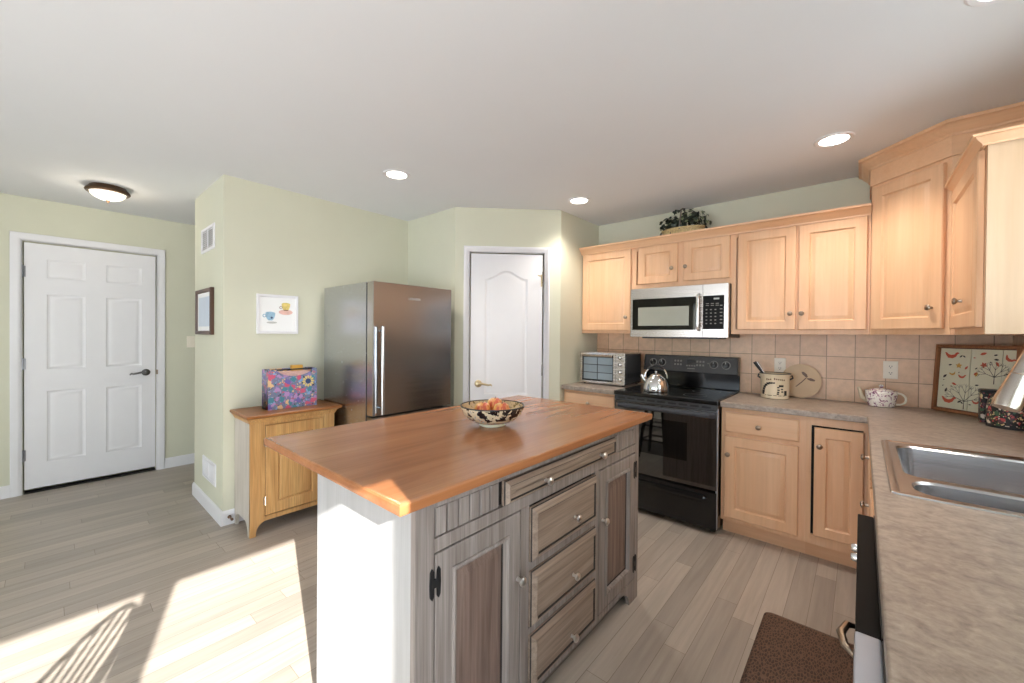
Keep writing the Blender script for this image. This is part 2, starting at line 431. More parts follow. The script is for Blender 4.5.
# angled pantry wall: s runs from the alcove corner to the return wall
FP = Fr((-2.67, 2.313, 0), (1, 1))
SL = 0.9277
w = MB()
w.fbox(FP, 0, 0.130, 0, H, -0.10, 0).fbox(FP, 0.775, SL, 0, H, -0.10, 0).fbox(FP, 0.130, 0.775, 2.068, H, -0.10, 0)
w.fbox(FP, 0.02, SL - 0.02, 0, H, -0.12, -0.06)
struct('wall_pantry', w, 'wall', 'angled sage green wall with the white arched-panel door', 'wall')
struct('wall_alcove', MB().box(L, -2.67, 2.313, 2.433, 0, H), 'wall', 'sage green wall to the right of the refrigerator', 'wall')
struct('wall_left', MB().box(-4.197, L, 0.801, 2.6, 0, H), 'wall', 'sage green wall block behind refrigerator and oak cabinet', 'wall')
w = MB()
w.box(E - 0.14, E - 0.06, YR, 2.72, 0, H).box(E - 0.06, E, YR, -0.137, 0, H).box(E - 0.06, E, 0.692, 2.72, 0, H).box(E - 0.06, E, -0.137, 0.692, 2.09, H)
struct('wall_entry', w, 'wall', 'sage green wall with the white six-panel entry door', 'wall')
struct('wall_hall', MB().box(E, -4.197, 2.6, 2.72, 0, H), 'wall', 'end wall of the hallway', 'wall')
w = MB()
xs = [E, -2.95, -1.75, -1.6, -0.45, -0.3, 0.6, R]
w.box(E, R, YR - 0.12, YR, 0, 0.06).box(E, R, YR - 0.12, YR, 2.1, H)
for a, b in ((xs[0], xs[1]), (xs[2], xs[3]), (xs[4], xs[5]), (xs[6], xs[7])): w.box(a, b, YR - 0.12, YR, 0.06, 2.1)
struct('wall_rear', w, 'wall', 'rear wall with tall window openings', 'wall')
struct('wall_tile_back', MB().box(-2.012, R - 0.01, D - 0.011, D, 0.914, 1.374), 'tile_x', 'tan stone tile backsplash behind the range', 'backsplash')
struct('wall_tile_right', MB().box(R - 0.011, R, 2.24, D - 0.011, 0.914, 1.374), 'tile_y', 'tan stone tile backsplash behind the sink', 'backsplash')

def baseboard(name, F, u0, u1, label):
    pr = [(0, 0), (0.014, 0), (0.014, 0.078), (0.010, 0.092), (0.004, 0.1), (0, 0.1)]
    mb = MB().rings([[F.p(u, v, n) for n, v in pr] for u in (u0, u1)])
    return struct(name, mb, 'white', label, 'baseboard')
FE = Fr((E, 0, 0), (0, 1)); FL = Fr((L, 0, 0), (0, 1)); FC = Fr((0, 0.801, 0), (1, 0)); FB = Fr((0, D, 0), (1, 0))
baseboard('baseboard_entry', FE, 0.757, 2.6, 'white baseboard to the right of the entry door')
baseboard('baseboard_hall', FE, YR, -0.205, 'white baseboard to the left of the entry door')
baseboard('baseboard_end', FC, -4.197 - 0.013, L + 0.0135, 'white baseboard around the wall end below the vent')
baseboard('baseboard_left', FL, 0.788, 2.313, 'white baseboard behind the oak cabinet')
baseboard('baseboard_alcove', Fr((0, 2.313, 0), (1, 0)), L, -2.67, 'white baseboard right of the refrigerator')
baseboard('baseboard_pantry', FP, 0.822, SL, 'white baseboard right of the arched-panel door')

# ------------------------------------------------------------------ doors
def casing(mb, F, u0, u1, v1, wd, t=0.018):
    """door casing, inner opening u0..u1, top v1, width wd"""
    for a, b, lo in ((u0 - wd, u0, True), (u1, u1 + wd, False)):
        s = 1 if lo else -1
        pr = [(0, 0), (0, t * 0.75), (0.006, t), (wd * 0.55, t), (wd * 0.7, t * 0.7), (wd - 0.004, t * 0.55), (wd, 0)]
        st = a if lo else b
        base = [F.p(st + s * x, 0, n) for x, n in pr]
        top = [F.p(st + s * x, v1 + wd - x, n) for x, n in pr]
        mb.rings([base, top])
    pr = [(0, 0), (0, t * 0.75), (0.006, t), (wd * 0.55, t), (wd * 0.7, t * 0.7), (wd - 0.004, t * 0.55), (wd, 0)]
    mb.rings([[F.p(u0 - wd + x, v1 + wd - x, n) for x, n in pr], [F.p(u1 + wd - x, v1 + wd - x, n) for x, n in pr]])

def lever(F, u, v, n, parent, direction, mat, name='lever_handle'):
    mb = MB().lathe([(0.032, 0), (0.032, 0.006), (0.026, 0.012), (0.013, 0.016), (0.012, 0.045), (0.014, 0.055), (0.004, 0.058)], F.at(u, v, n), 20)
    pts = [(0, 0), (0.03, 0.004), (0.06, -0.002), (0.09, -0.008), (0.108, -0.004), (0.118, -0.016)]
    mb.tube([F.p(u + direction * a, v + b, n + 0.05) for a, b in pts], [0.011, 0.010, 0.009, 0.008, 0.008, 0.005], 10)
    return mb.build(name, mat, parent)
def hinge(F, u, v, n, parent, mat='nickel', h=0.09, name='hinge'):
    mb = MB().fbox(F, u - 0.004, u + 0.014, v - h / 2, v + h / 2, n, n + 0.003)
    mb.lathe([(0.006, -h / 2 - 0.004), (0.006, h / 2 + 0.004)], Matrix.Translation(F.p(u, v, n + 0.006)), 10)
    return mb.build(name, mat, parent)

door1 = thing('door_1', 'white six-panel entry door with dark lever handle', 'door', (E, 0.28, 0), kind='structure')
mb = MB()
u0, u1, v0, v1, nf = -0.131, 0.688, 0.034, 2.086, -0.008
cols = [(u0, None), (-0.008, 0.219), (0.347, 0.588)]
us = [u0, -0.008, 0.219, 0.347, 0.588, u1]; vz = [v0, 0.245, 0.845, 1.03, 1.665, 1.80, 1.96, v1]
def recess(F, a, b, c, d, nf):
    seq = [(0, 0), (0.006, -0.004), (0.016, -0.008), (0.024, -0.008), (0.05, -0.002)]
    return [rect(F, a, b, c, d, i, nf + k) for i, k in seq]
for i in range(5):
    for j in range(7):
        a, b, c, d = us[i], us[i + 1], vz[j], vz[j + 1]
        if i in (1, 3) and j in (1, 3, 5): mb.rings(recess(FE, a, b, c, d, nf), False, True)
        else: mb.add(rect(FE, a, b, c, d, 0, nf), [(0, 1, 2, 3)])
mb.rings([rect(FE, u0, u1, v0, v1, 0, nf - 0.035), rect(FE, u0, u1, v0, v1, 0, nf)], True, False)
mb.build('slab', 'white', door1)
mb = MB(); casing(mb, FE, -0.139, 0.692, 2.094, 0.066); 
mb.build('casing', 'white', door1)
MB().fbox(FE, u0, u1, 0.001, 0.012, -0.058, 0.004).build('threshold', 'gap_shade', door1)  # dark strip painting the shade in the gap under the slab
lever(FE, 0.618, 0.963, nf, door1, -1, 'dark_nickel')
for z in (1.845, 1.08, 0.32): hinge(FE, -0.136, z, -0.004, door1, 'dark_nickel')
MB().fbox(FE, 0.6915, 0.704, 0.94, 0.985, -0.006, 0.019).build('strike_plate', 'pewter', door1)

door2 = thing('door_2', 'white closet door with one tall arched panel', 'door', FP.p(0.45, 0), kind='structure')
mb = MB()
u0, u1, v0, v1, nf = 0.1385, 0.7665, 0.012, 2.060, -0.005
def arch_loop(F, a, b, c, d, rise, i, n, K=14):
    a, b, c = a + i, b - i, c + i
    pts = [F.p(a, c, n), F.p(b, c, n)]
    w_ = b - a
    for k in range(K + 1):
        x = b - w_ * k / K; s = (x - a) / w_
        z = d - i + rise * (0.5 - 0.5 * math.cos(2 * PI * s)) ** 1.0
        pts.append(F.p(x, z, n))
    return pts
def arch_outer(F, u0, u1, v0, v1, n, K=14):
    pts = [F.p(u0, v0, n), F.p(u1, v0, n)]
    for k in range(K + 1): pts.append(F.p(u1 - (u1 - u0) * k / K, v1, n))
    return pts
pa, pb_ = 0.262, 0.634
seq = [(0, 0), (0.006, -0.004), (0.016, -0.008), (0.024, -0.008), (0.052, -0.002)]
mb.rings([arch_outer(FP, u0, u1, 0.755, v1, nf)] + [arch_loop(FP, pa, pb_, 0.83, 1.845, 0.068, i, nf + k) for i, k in seq], False, True)
mb.rings([rect(FP, u0, u1, v0, 0.755, 0, nf)] + [rect(FP, pa, pb_, 0.22, 0.66, i, nf + k) for i, k in seq], False, True)
mb.rings([rect(FP, u0, u1, v0, v1, 0, nf - 0.035), rect(FP, u0, u1, v0, v1, 0, nf)], True, False)
mb.build('slab', 'white', door2)
mb = MB(); casing(mb, FP, 0.132, 0.773, 2.066, 0.056); mb.build('casing', 'white', door2)
lever(FP, 0.208, 0.925, nf, door2, 1, 'brass')
for z in (1.86, 1.045, 0.25): hinge(FP, 0.768, z, -0.006, door2, 'nickel')
hk = MB().fbox(FP, 0.752, 0.764, 1.78, 1.885, nf, nf + 0.004)
hk.tube([FP.p(0.757, 1.86, nf + 0.004), FP.p(0.752, 1.868, nf + 0.035), FP.p(0.72, 1.872, nf + 0.05)], 0.005, 8)
hk.tube([FP.p(0.758, 1.80, nf + 0.004), FP.p(0.757, 1.80, nf + 0.03), FP.p(0.757, 1.825, nf + 0.04)], 0.004, 8)
hk.build('hook', 'brass', door2)

# ------------------------------------------------------------------ kitchen island
isl = thing('kitchen_island', 'large grey-washed kitchen island with reddish wood top', 'kitchen island', (-1.15, 1.32, 0))
IX, IX0, IY0, IY1 = -0.868, -1.447, 0.6236, 2.010
FI = Fr((IX, 0, 0), (0, 1))
# top with a small stepped edge
mb = MB()
tx0, tx1, ty0, ty1 = -1.755, -0.832, 0.552, 2.095
def tl(i, z): return [Vector((tx0 + i, ty0 + i, z)), Vector((tx1 - i, ty0 + i, z)), Vector((tx1 - i, ty1 - i, z)), Vector((tx0 + i, ty1 - i, z))]
mb.rings([tl(0.010, 0.913), tl(0.004, 0.914), tl(0.001, 0.919), tl(0.0, 0.930), tl(0.0, 0.940), tl(0.003, 0.9445), tl(0.007, 0.946), tl(0.012, 0.946)])
mb.build('countertop', 'cherry', isl)
MB().box(IX0, IX, IY0, IY1, 0.896, 0.913).build('top_support', 'wash_y', isl)
# carcass: set back core, then face frame pieces
MB().box(IX0 + 0.02, IX - 0.022, IY0 + 0.02, IY1 - 0.02, 0.09, 0.896).build('carcass', 'wash_edge', isl)  # core coloured near-black to paint shade into the gaps around the fronts
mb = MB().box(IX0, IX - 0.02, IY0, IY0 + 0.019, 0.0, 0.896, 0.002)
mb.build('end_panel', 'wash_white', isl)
MB().box(IX0, IX - 0.02, IY1 - 0.019, IY1, 0.0, 0.896, 0.002).build('end_panel', 'wash', isl)
MB().box(IX0, IX0 + 0.019, IY0 + 0.019, IY1 - 0.019, 0.0, 0.896).build('back_panel', 'wash', isl)
# face frame (one mesh): stiles and rails around the openings, arched feet
mb = MB(); t0 = -0.02
def fb(a, b, c, d, n1=0.0): mb.fbox(FI, a, b, c, d, t0, n1, 0.0015)
fb(IY0, 0.686, 0.0, 0.896)            # left stile
fb(1.970, IY1, 0.0, 0.896)            # right stile
fb(1.054, 1.099, 0.112, 0.762)          # middle stiles
fb(1.559, 1.592, 0.112, 0.762)
fb(0.686, 1.970, 0.762, 0.80)         # rail under the top row
fb(0.686, 1.970, 0.885, 0.896)
fb(1.099, 1.559, 0.531, 0.558); fb(1.099, 1.559, 0.305, 0.330)
def foot(ya, yb, sgn):
    pts = []
    K = 8
    outline = [(ya, 0.0), (ya + sgn * 0.055, 0.0)]
    for k in range(K + 1):
        a = PI / 2 * k / K
        outline.append((ya + sgn * (0.055 + 0.10 * (1 - math.cos(a))), 0.085 * math.sin(a)))
    outline += [(ya + sgn * 0.17, 0.1), (ya, 0.1)]
    mb.rings([[FI.p(u, v, t0) for u, v in outline], [FI.p(u, v, 0.0) for u, v in outline]])
foot(0.686, 0, 1); foot(1.970, 0, -1)
fb(0.857, 1.799, 0.085, 0.10); fb(0.686, 1.970, 0.10, 0.112)
mb.build('face_frame', 'wash', isl)
for a, b in ((0.690, 0.948), (1.735, 1.975)):     # beadboard panels either side of the top drawer
    mb = MB(); k = 6; wd = (b - a) / k
    for i in range(k):
        mb.rings([rect(FI, a + i * wd, a + (i + 1) * wd, 0.80, 0.886, ii, nn) for ii, nn in ((0.0028, -0.016), (0.0028, -0.005), (0.005, -0.002), (0.006, -0.002))])
    mb.build('beadboard', 'wash', isl)
def isl_drawer(a, b, c, d, knobs, st, m='wash_drawer', t=0.02):
    mb = MB()
    mb.rings([rect(FI, a, b, c, d, i, n) for i, n in ((0, -0.006), (0, 0.004), (0.003, 0.008), (st * 0.55, t), (st * 0.72, t), (st * 0.78, t - 0.005), (st * 0.78 + 0.003, t - 0.005), (st + 0.004, t - 0.003), (st + 0.02, t - 0.003))], dark=(1, 4, 5))
    o = mb.build('drawer', [m, 'wash_edge'], isl)
    for u, v in knobs: knob(FI, u, v, t - 0.006, o, 'silver_knob', 1.0)
isl_drawer(0.962, 1.727, 0.803, 0.884, [(1.172, 0.836), (1.573, 0.838)], 0.022)
isl_drawer(1.104, 1.555, 0.561, 0.752, [(1.368, 0.636)], 0.034)
isl_drawer(1.104, 1.555, 0.333, 0.528, [(1.36, 0.41)], 0.034)
isl_drawer(1.104, 1.555, 0.115, 0.303, [(1.354, 0.17)], 0.034)
def isl_door(a, b, c, d, ku, kv, hs, hu):
    mb = MB(); st = 0.058; t = 0.001; a, b, c, d = a + 0.0015, b - 0.0015, c + 0.0015, d - 0.0025
    mb.rings([rect(FI, a, b, c, d, i, n) for i, n in ((0, -0.019), (0, t - 0.002), (0.002, t), (st, t), (st + 0.001, t + 0.005), (st + 0.006, t + 0.008), (st + 0.013, t + 0.005), (st + 0.018, t - 0.010), (st + 0.021, t - 0.012), (st + 0.024, t - 0.012))], True, False, dark=(7, 8))
    o = mb.build('door', ['wash', 'wash_edge'], isl)
    pn = MB(); pn.rings([rect(FI, a + st + 0.02, b - st - 0.02, c + st + 0.02, d - st - 0.02, i, n) for i, n in ((0, -0.016), (0, t - 0.0125), (0.004, t - 0.0125), (0.03, t - 0.005), (0.032, t - 0.005))])
    pn.build('panel', 'wash_panel', o)
    knob(FI, ku, kv, t, o, 'silver_knob', 1.0)
    for hv in hs:                                # H-shaped butterfly hinge
        h = MB()
        for du in (-0.011, 0.011):
            h.rings([[FI.p(hu + du + x, hv + z, n) for x, z in ((-0.006, -0.034), (0, -0.043), (0.006, -0.034), (0.0075, 0), (0.006, 0.034), (0, 0.043), (-0.006, 0.034), (-0.0075, 0))] for n in (-0.001, t + 0.0035)])
        h.fbox(FI, hu - 0.012, hu + 0.012, hv - 0.011, hv + 0.011, -0.001, t + 0.004)
        h.build('hinge', 'iron', o)
isl_door(0.689, 1.051, 0.115, 0.759, 1.037, 0.533, (0.68, 0.19), 0.688)
isl_door(1.595, 1.967, 0.115, 0.757, 1.625, 0.530, (0.672, 0.19), 1.966)

# ------------------------------------------------------------------ bowl of fruit
BC = Vector((-1.262, 1.322, 0.946))
bowl = thing('fruit_bowl', 'cream bowl with dark leaf pattern on the island top', 'bowl', BC)
mb = MB().lathe([(0.055, 0.012), (0.078, 0.017), (0.108, 0.031), (0.130, 0.053), (0.142, 0.078), (0.1445, 0.090), (0.1405, 0.090)], Matrix.Translation(BC), 48, True, False)
mb.build('outer_wall', 'bowl_out', bowl)
MB().lathe([(0.056, 0), (0.059, 0.002), (0.058, 0.013)], Matrix.Translation(BC), 40).build('foot', 'tile_cream', bowl)
MB().lathe([(0.1405, 0.090), (0.127, 0.060), (0.10, 0.038), (0.06, 0.026), (0.01, 0.024)], Matrix.Translation(BC), 48, False, True).build('inside', 'bowl_in', bowl)
MB().lathe([(0.140, 0.088), (0.140, 0.0925), (0.1455, 0.0925), (0.1455, 0.088)], Matrix.Translation(BC), 48, False, False).build('rim', 'iron', bowl)
APPLE = [(0.004, 0.004), (0.016, 0.0), (0.028, 0.006), (0.037, 0.022), (0.038, 0.038), (0.031, 0.056), (0.018, 0.064), (0.007, 0.062), (0.001, 0.058)]
labs = ['red and yellow apple at the left of the fruit bowl', 'red and yellow apple at the right of the fruit bowl', 'red and yellow apple at the back of the fruit bowl']
for (dx, dy), lb in zip(((-0.046, -0.018), (0.026, 0.034), (-0.040, 0.058)), labs):
    b = BC + Vector((dx, dy, 0.034 if dy < 0.05 else 0.046))
    a = thing('apple', lb, 'apple', b, 'apples in the bowl')
    MB().lathe(APPLE, Matrix.Translation(b), 22).build('flesh', 'apple', a)
    MB().tube([b + Vector((0, 0, 0.058)), b + Vector((0.004, 0.002, 0.072))], 0.0016, 6).build('stem', 'twig', a)

# ------------------------------------------------------------------ refrigerator
FX0, FX1, FX2, FY0, FY1, FZ = -3.318, -2.655, -2.560, 1.478, 2.183, 1.722
fr = thing('refrigerator', 'tall dark stainless steel refrigerator against the green wall', 'refrigerator', (-2.95, 1.83, 0))
MB().box(FX0, FX1, FY0, FY1, 0.03, FZ, 0.004).build('body', 'fridge_side', fr)
MB().box(FX0 + 0.05, FX1 + 0.03, FY0 + 0.02, FY1 - 0.02, 0.0, 0.06).build('plinth', 'black_matte', fr)
MB().box(FX1 - 0.001, FX1 + 0.012, FY0 + 0.012, FY1 - 0.012, 0.08, FZ - 0.01).build('door_seal', 'dark_grey', fr)
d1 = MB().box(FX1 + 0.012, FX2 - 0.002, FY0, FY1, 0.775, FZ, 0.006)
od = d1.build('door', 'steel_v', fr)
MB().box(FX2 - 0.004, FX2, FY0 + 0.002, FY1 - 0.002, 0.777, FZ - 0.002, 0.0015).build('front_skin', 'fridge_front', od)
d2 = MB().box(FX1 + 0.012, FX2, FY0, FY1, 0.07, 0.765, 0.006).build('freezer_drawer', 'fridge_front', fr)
FF = Fr((FX2, 0, 0), (0, 1))
hb = MB().tube([FF.p(1.528, 0.79, 0.045), FF.p(1.528, 1.405, 0.045)], 0.011, 12)
for z in (0.835, 1.375): hb.tube([FF.p(1.528, z, 0.0), FF.p(1.528, z, 0.045)], 0.009, 10)
hb.fbox(FF, 1.492, 1.502, 0.78, 1.40, 0, 0.006)
hb.build('handle', 'chrome', od)
def text(body, size, F, u, v, n, parent, mat, name='lettering', align='CENTER', ext=0.0004):
    cu = bpy.data.curves.new(name, 'FONT'); cu.body = body; cu.size = size; cu.align_x = align; cu.align_y = 'CENTER'; cu.extrude = ext
    cu.materials.append(M[mat])
    o = bpy.data.objects.new(name, cu); COL.objects.link(o)
    dg = bpy.context.evaluated_depsgraph_get(); me = bpy.data.meshes.new_from_object(o.evaluated_get(dg)); bpy.data.objects.remove(o)
    o = bpy.data.objects.new(name, me); COL.objects.link(o)
    if not me.materials: me.materials.append(M[mat])
    m = F.at(u, v, n)
    base = Vector((0, 0, 0)); q = parent
    while q is not None: base += Vector(q.location); q = q.parent
    m.translation = m.translation - base
    o.matrix_local = m
    if parent is not None: o.parent = parent
    return o
text('LIEBHERR', 0.026, FF, 1.82, 1.616, 0.0006, od, 'mark', 'lettering')

# ------------------------------------------------------------------ oak cabinet with floral box
oak = thing('oak_cabinet', 'small golden oak cabinet with panel door below the watercolor picture', 'cabinet', (-3.18, 1.14, 0))
OX0, OX1, OY0, OY1, OZ = -3.352, -3.02, 0.868, 1.425, 0.812
FO = Fr((OX1, 0, 0), (0, 1))
mb = MB()
mb.rings([[Vector((OX0, OY0 - a * 0.75, z)), Vector((OX1 + a, OY0 - a * 0.75, z)), Vector((OX1 + a, OY1 + a, z)), Vector((OX0, OY1 + a, z))] for a, z in ((0.022, 0.785), (0.04, 0.793), (0.042, 0.800), (0.042, 0.806), (0.036, 0.812))])
mb.build('top', 'oak_top', oak)
mb = MB()
mb.rings([[Vector((OX0, OY0 - a, z)), Vector((OX1 + a, OY0 - a, z)), Vector((OX1 + a, OY1 + a, z)), Vector((OX0, OY1 + a, z))] for a, z in ((0.0, 0.75), (0.006, 0.757), (0.012, 0.772), (0.022, 0.785))])
mb.build('cornice', 'oak', oak)
# front frame with bracket feet
mb = MB(); n0, n1 = -0.02, 0.0
def bracket(u0, u1, ft, zt, F, n0, n1, mb):
    K = 8; o = [(u0, zt), (u0, 0), (u0 + ft, 0)]
    for k in range(K + 1):
        a = PI / 2 * k / K; o.append((u0 + ft + 0.065 * (1 - math.cos(a)), 0.015 + 0.075 * math.sin(a)))
    for k in range(K, -1, -1):
        a = PI / 2 * k / K; o.append((u1 - ft - 0.065 * (1 - math.cos(a)), 0.015 + 0.075 * math.sin(a)))
    o += [(u1 - ft, 0), (u1, 0), (u1, zt)]
    # split into a top strip plus feet to keep faces convex enough
    mid = [p for p in o]
    mb.rings([[F.p(u, v, n0) for u, v in mid], [F.p(u, v, n1) for u, v in mid]])
bracket(OY0, OY1, 0.035, 0.12, FO, n0, n1, mb)
mb.fbox(FO, OY0, 0.955, 0.12, 0.75, n0, n1).fbox(FO, 1.345, OY1, 0.12, 0.75, n0, n1).fbox(FO, 0.955, 1.345, 0.735, 0.75, n0, n1)
mb.build('face_frame', 'oak', oak)
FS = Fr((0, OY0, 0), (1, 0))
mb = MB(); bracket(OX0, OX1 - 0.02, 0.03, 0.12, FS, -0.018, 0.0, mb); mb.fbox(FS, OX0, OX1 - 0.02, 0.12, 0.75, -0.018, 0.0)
mb.build('side_panel', 'oak_side_lit', oak)
FS2 = Fr((0, OY1 - 0.018, 0), (1, 0))
mb = MB(); bracket(OX0, OX1 - 0.02, 0.03, 0.12, FS2, -0.018, 0.0, mb); mb.fbox(FS2, OX0, OX1 - 0.02, 0.12, 0.75, -0.018, 0.0)
mb.build('side_panel', 'oak', oak)
MB().box(OX0, OX0 + 0.012, OY0 + 0.018, OY1 - 0.018, 0.1, 0.75).build('back_panel', 'oak', oak)
MB().box(OX0 + 0.012, OX1 - 0.022, OY0 + 0.018, OY1 - 0.018, 0.1, 0.13).build('bottom_shelf', 'oak', oak)
mb = MB(); raised(mb, FO, 0.959, 1.341, 0.125, 0.732, 0.02, 0.075, -0.012, 0.02)
od2 = mb.build('door', 'oak', oak)
for z in (0.225, 0.62):
    h = MB().fbox(FO, 0.946, 0.956, z - 0.026, z + 0.026, 0, 0.004); h.lathe([(0.005, -0.03), (0.005, 0.03)], Matrix.Translation(FO.p(0.957, z, 0.007)), 10)
    h.build('hinge', 'pewter', od2)
knob(FO, 1.315, 0.45, 0.008, od2, 'bronze')

BX1, BX0, BY0, BY1, BZ0, BZ1 = -3.115, -3.245, 1.005, 1.335, 0.8125, 1.092
box = thing('storage_box', 'bright floral storage box standing on the oak cabinet', 'storage box', (-3.18, 1.17, BZ0))
FBX = Fr((BX1, 0, BZ0), (0, 1))
hh = BZ1 - BZ0
mb = MB()
o = [(BY0, 0), (BY1, 0), (BY1, hh), (BY1 - 0.035, hh)]
for k in range(9):
    s = k / 8; o.append((BY1 - 0.035 - (BY1 - BY0 - 0.09) * s, hh - 0.012 - 0.038 * math.sin(PI * s) ** 0.7))
o += [(BY0 + 0.055, hh), (BY0, hh)]
mb.rings([[FBX.p(u, v, n) for u, v in o] for n in (-0.004, 0)])
mb.build('front_panel', 'floral_box', box)
mb = MB().box(BX0, BX1 - 0.004, BY0, BY0 + 0.004, BZ0, BZ1).box(BX0, BX1 - 0.004, BY1 - 0.004, BY1, BZ0, BZ1).box(BX0, BX0 + 0.004, BY0 + 0.004, BY1 - 0.004, BZ0, BZ1).box(BX0, BX1 - 0.004, BY0, BY1, BZ0, BZ0 + 0.004)
mb.build('shell', 'floral_box', box)
MB().box(BX0 + 0.01, BX1 - 0.018, BY0 + 0.008, BY1 - 0.008, BZ0 + 0.004, BZ1 - 0.02).build('lining', 'paint_pink', box)
MB().box(BX1 - 0.012, BX1 - 0.004, BY0 + 0.02, BY1 - 0.03, BZ1 - 0.006, BZ1 + 0.004, 0.002).build('top_rod', 'black_matte', box)
# big printed flower on the front
mb = MB(); c = (1.272, 0.185)
for k in range(12):
    a = 2 * PI * k / 12
    p = [FBX.p(c[0] + 0.046 * math.cos(a + da) * s, c[1] + 0.046 * math.sin(a + da) * s, 0.0008) for da, s in ((0, 0.3), (-0.22, 0.75), (0, 1.0), (0.22, 0.75))]
    mb.add(p, [(0, 1, 2, 3)])
mb.build('printed_flower', 'paint_yellow', box)
mb = MB().lathe([(0.019, 0), (0.019, 0.0014)], FBX.at(c[0], c[1], 0), 16); mb.build('flower_heart', 'paint_navy', box)
tag(MB().box(-3.236, -3.206, 1.19, 1.27, BZ1 - 0.02, BZ1 + 0.022, 0.003).build('notebook', 'paint_ochre', None, (-3.22, 1.23, BZ1 - 0.02)), 'ochre notebook edge sticking out of the floral box', 'notebook')

# ------------------------------------------------------------------ things on the left walls
pic = thing('framed_picture', 'white framed watercolor of a blue and a pink teacup', 'picture', (L, 1.145, 1.35))
FPi = Fr((L, 0, 0), (0, 1))
a, b, c, d = 1.004, 1.292, 1.347, 1.643
MB().rings([rect(FPi, a, b, c, d, i, n) for i, n in ((0, 0.0), (0, 0.014), (0.003, 0.018), (0.017, 0.018), (0.021, 0.008))], True, False).build('frame', 'white', pic)
MB().rings([rect(FPi, a, b, c, d, 0.02, n) for n in (0.004, 0.009)]).build('print', 'paper', pic)
def ell(F, u, v, ru, rv, n, a0=0, a1=2 * PI, k=20): return [F.p(u + ru * math.cos(a0 + (a1 - a0) * i / k), v + rv * math.sin(a0 + (a1 - a0) * i / k), n) for i in range(k)]
def blob(name, mat, parent, loops):
    mb = MB()
    for lp in loops: mb.add(lp, [tuple(range(len(lp)))])
    return mb.build(name, mat, parent)
n = 0.0096
def cup(cx, cy, w_, h_): return [FPi.p(cx + w_ * x, cy + h_ * y, n) for x, y in ((-1, 0.7), (-0.7, 0.9), (0, 1), (0.7, 0.9), (1, 0.7), (0.92, 0.1), (0.7, -0.5), (0.35, -0.85), (-0.35, -0.85), (-0.7, -0.5), (-0.92, 0.1))]
def ring(name, mat, cx, cy, r0, r1):
    mb = MB(); k = 16
    for i in range(k):
        a0, a1 = 2 * PI * i / k, 2 * PI * (i + 1) / k
        mb.add([FPi.p(cx + r * math.cos(a), cy + r * math.sin(a), n) for r, a in ((r0, a0), (r1, a0), (r1, a1), (r0, a1))], [(0, 1, 2, 3)])
    return mb.build(name, mat, pic)
blob('blue_saucer', 'mark', pic, [ell(FPi, 1.105, 1.432, 0.036, 0.008, n)])
blob('blue_cup', 'paint_blue', pic, [cup(1.095, 1.478, 0.034, 0.036)])
ring('blue_cup_handle', 'paint_blue', 1.055, 1.482, 0.007, 0.013)
blob('cup_flower', 'paint_navy', pic, [ell(FPi, 1.104, 1.468, 0.008, 0.008, n + 0.0004)])
blob('pink_saucer', 'paint_pink', pic, [ell(FPi, 1.202, 1.513, 0.050, 0.020, n)])
blob('yellow_cup', 'paint_yellow', pic, [[p + FPi.n * 0.0002 for p in cup(1.203, 1.553, 0.031, 0.034)]])
ring('pink_cup_handle', 'paint_plum', 1.168, 1.548, 0.007, 0.011)
blob('cup_band', 'paint_plum', pic, [ell(FPi, 1.203, 1.529, 0.018, 0.004, n + 0.0006)])

cert = thing('framed_certificate', 'brown framed certificate on the wall end beside the hallway', 'picture', (-3.82, 0.801, 1.335))
FCe = Fr((0, 0.801, 0), (1, 0))
a, b, c, d = -4.045, -3.60, 1.337, 1.686
MB().rings([rect(FCe, a, b, c, d, i, n) for i, n in ((0, 0.0), (0, 0.022), (0.004, 0.028), (0.024, 0.024), (0.03, 0.014))], True, False).build('frame', 'walnut', cert)
MB().rings([rect(FCe, a, b, c, d, 0.028, n) for n in (0.006, 0.015)]).build('mat_board', 'paper', cert)
MB().rings([rect(FCe, a, b, c, d, 0.062, n) for n in (0.015, 0.0157)]).build('sheet', plain('pale_blue_sheet', lin(196, 208, 222), 0.3), cert)

def vent(name, F, a, b, c, d, label):
    t = thing(name, label, 'vent', F.p((a + b) / 2, c, 0), 'white wall vents')
    MB().rings([rect(F, a, b, c, d, i, n) for i, n in ((0, 0), (0, 0.006), (0.004, 0.009), (0.022, 0.009), (0.024, 0.002))], True, False).build('frame', 'white', t)
    MB().rings([rect(F, a + 0.02, b - 0.02, c + 0.02, d - 0.02, 0, n) for n in (0.0005, 0.001)]).build('backing', 'mark_dim', t)
    mb = MB(); k = int((d - c - 0.048) / 0.014)
    for i in range(k):
        z = c + 0.026 + (d - c - 0.052) * (i + 0.5) / k
        mb.rings([[F.p(u, z - 0.006, 0.007), F.p(u, z + 0.0045, 0.0015), F.p(u, z + 0.006, 0.0025), F.p(u, z - 0.0045, 0.0085)] for u in (a + 0.022, b - 0.022)])
    mb.fbox(F, (a + b) / 2 - 0.003, (a + b) / 2 + 0.003, c + 0.022, d - 0.022, 0.001, 0.009)
    mb.build('louvers', 'white', t)
vent('air_vent', FCe, -3.955, -3.58, 1.972, 2.158, 'white air vent high on the wall end, above the brown frame')
vent('air_vent', FCe, -3.90, -3.535, 0.228, 0.392, 'white air vent low on the wall end, above the baseboard')

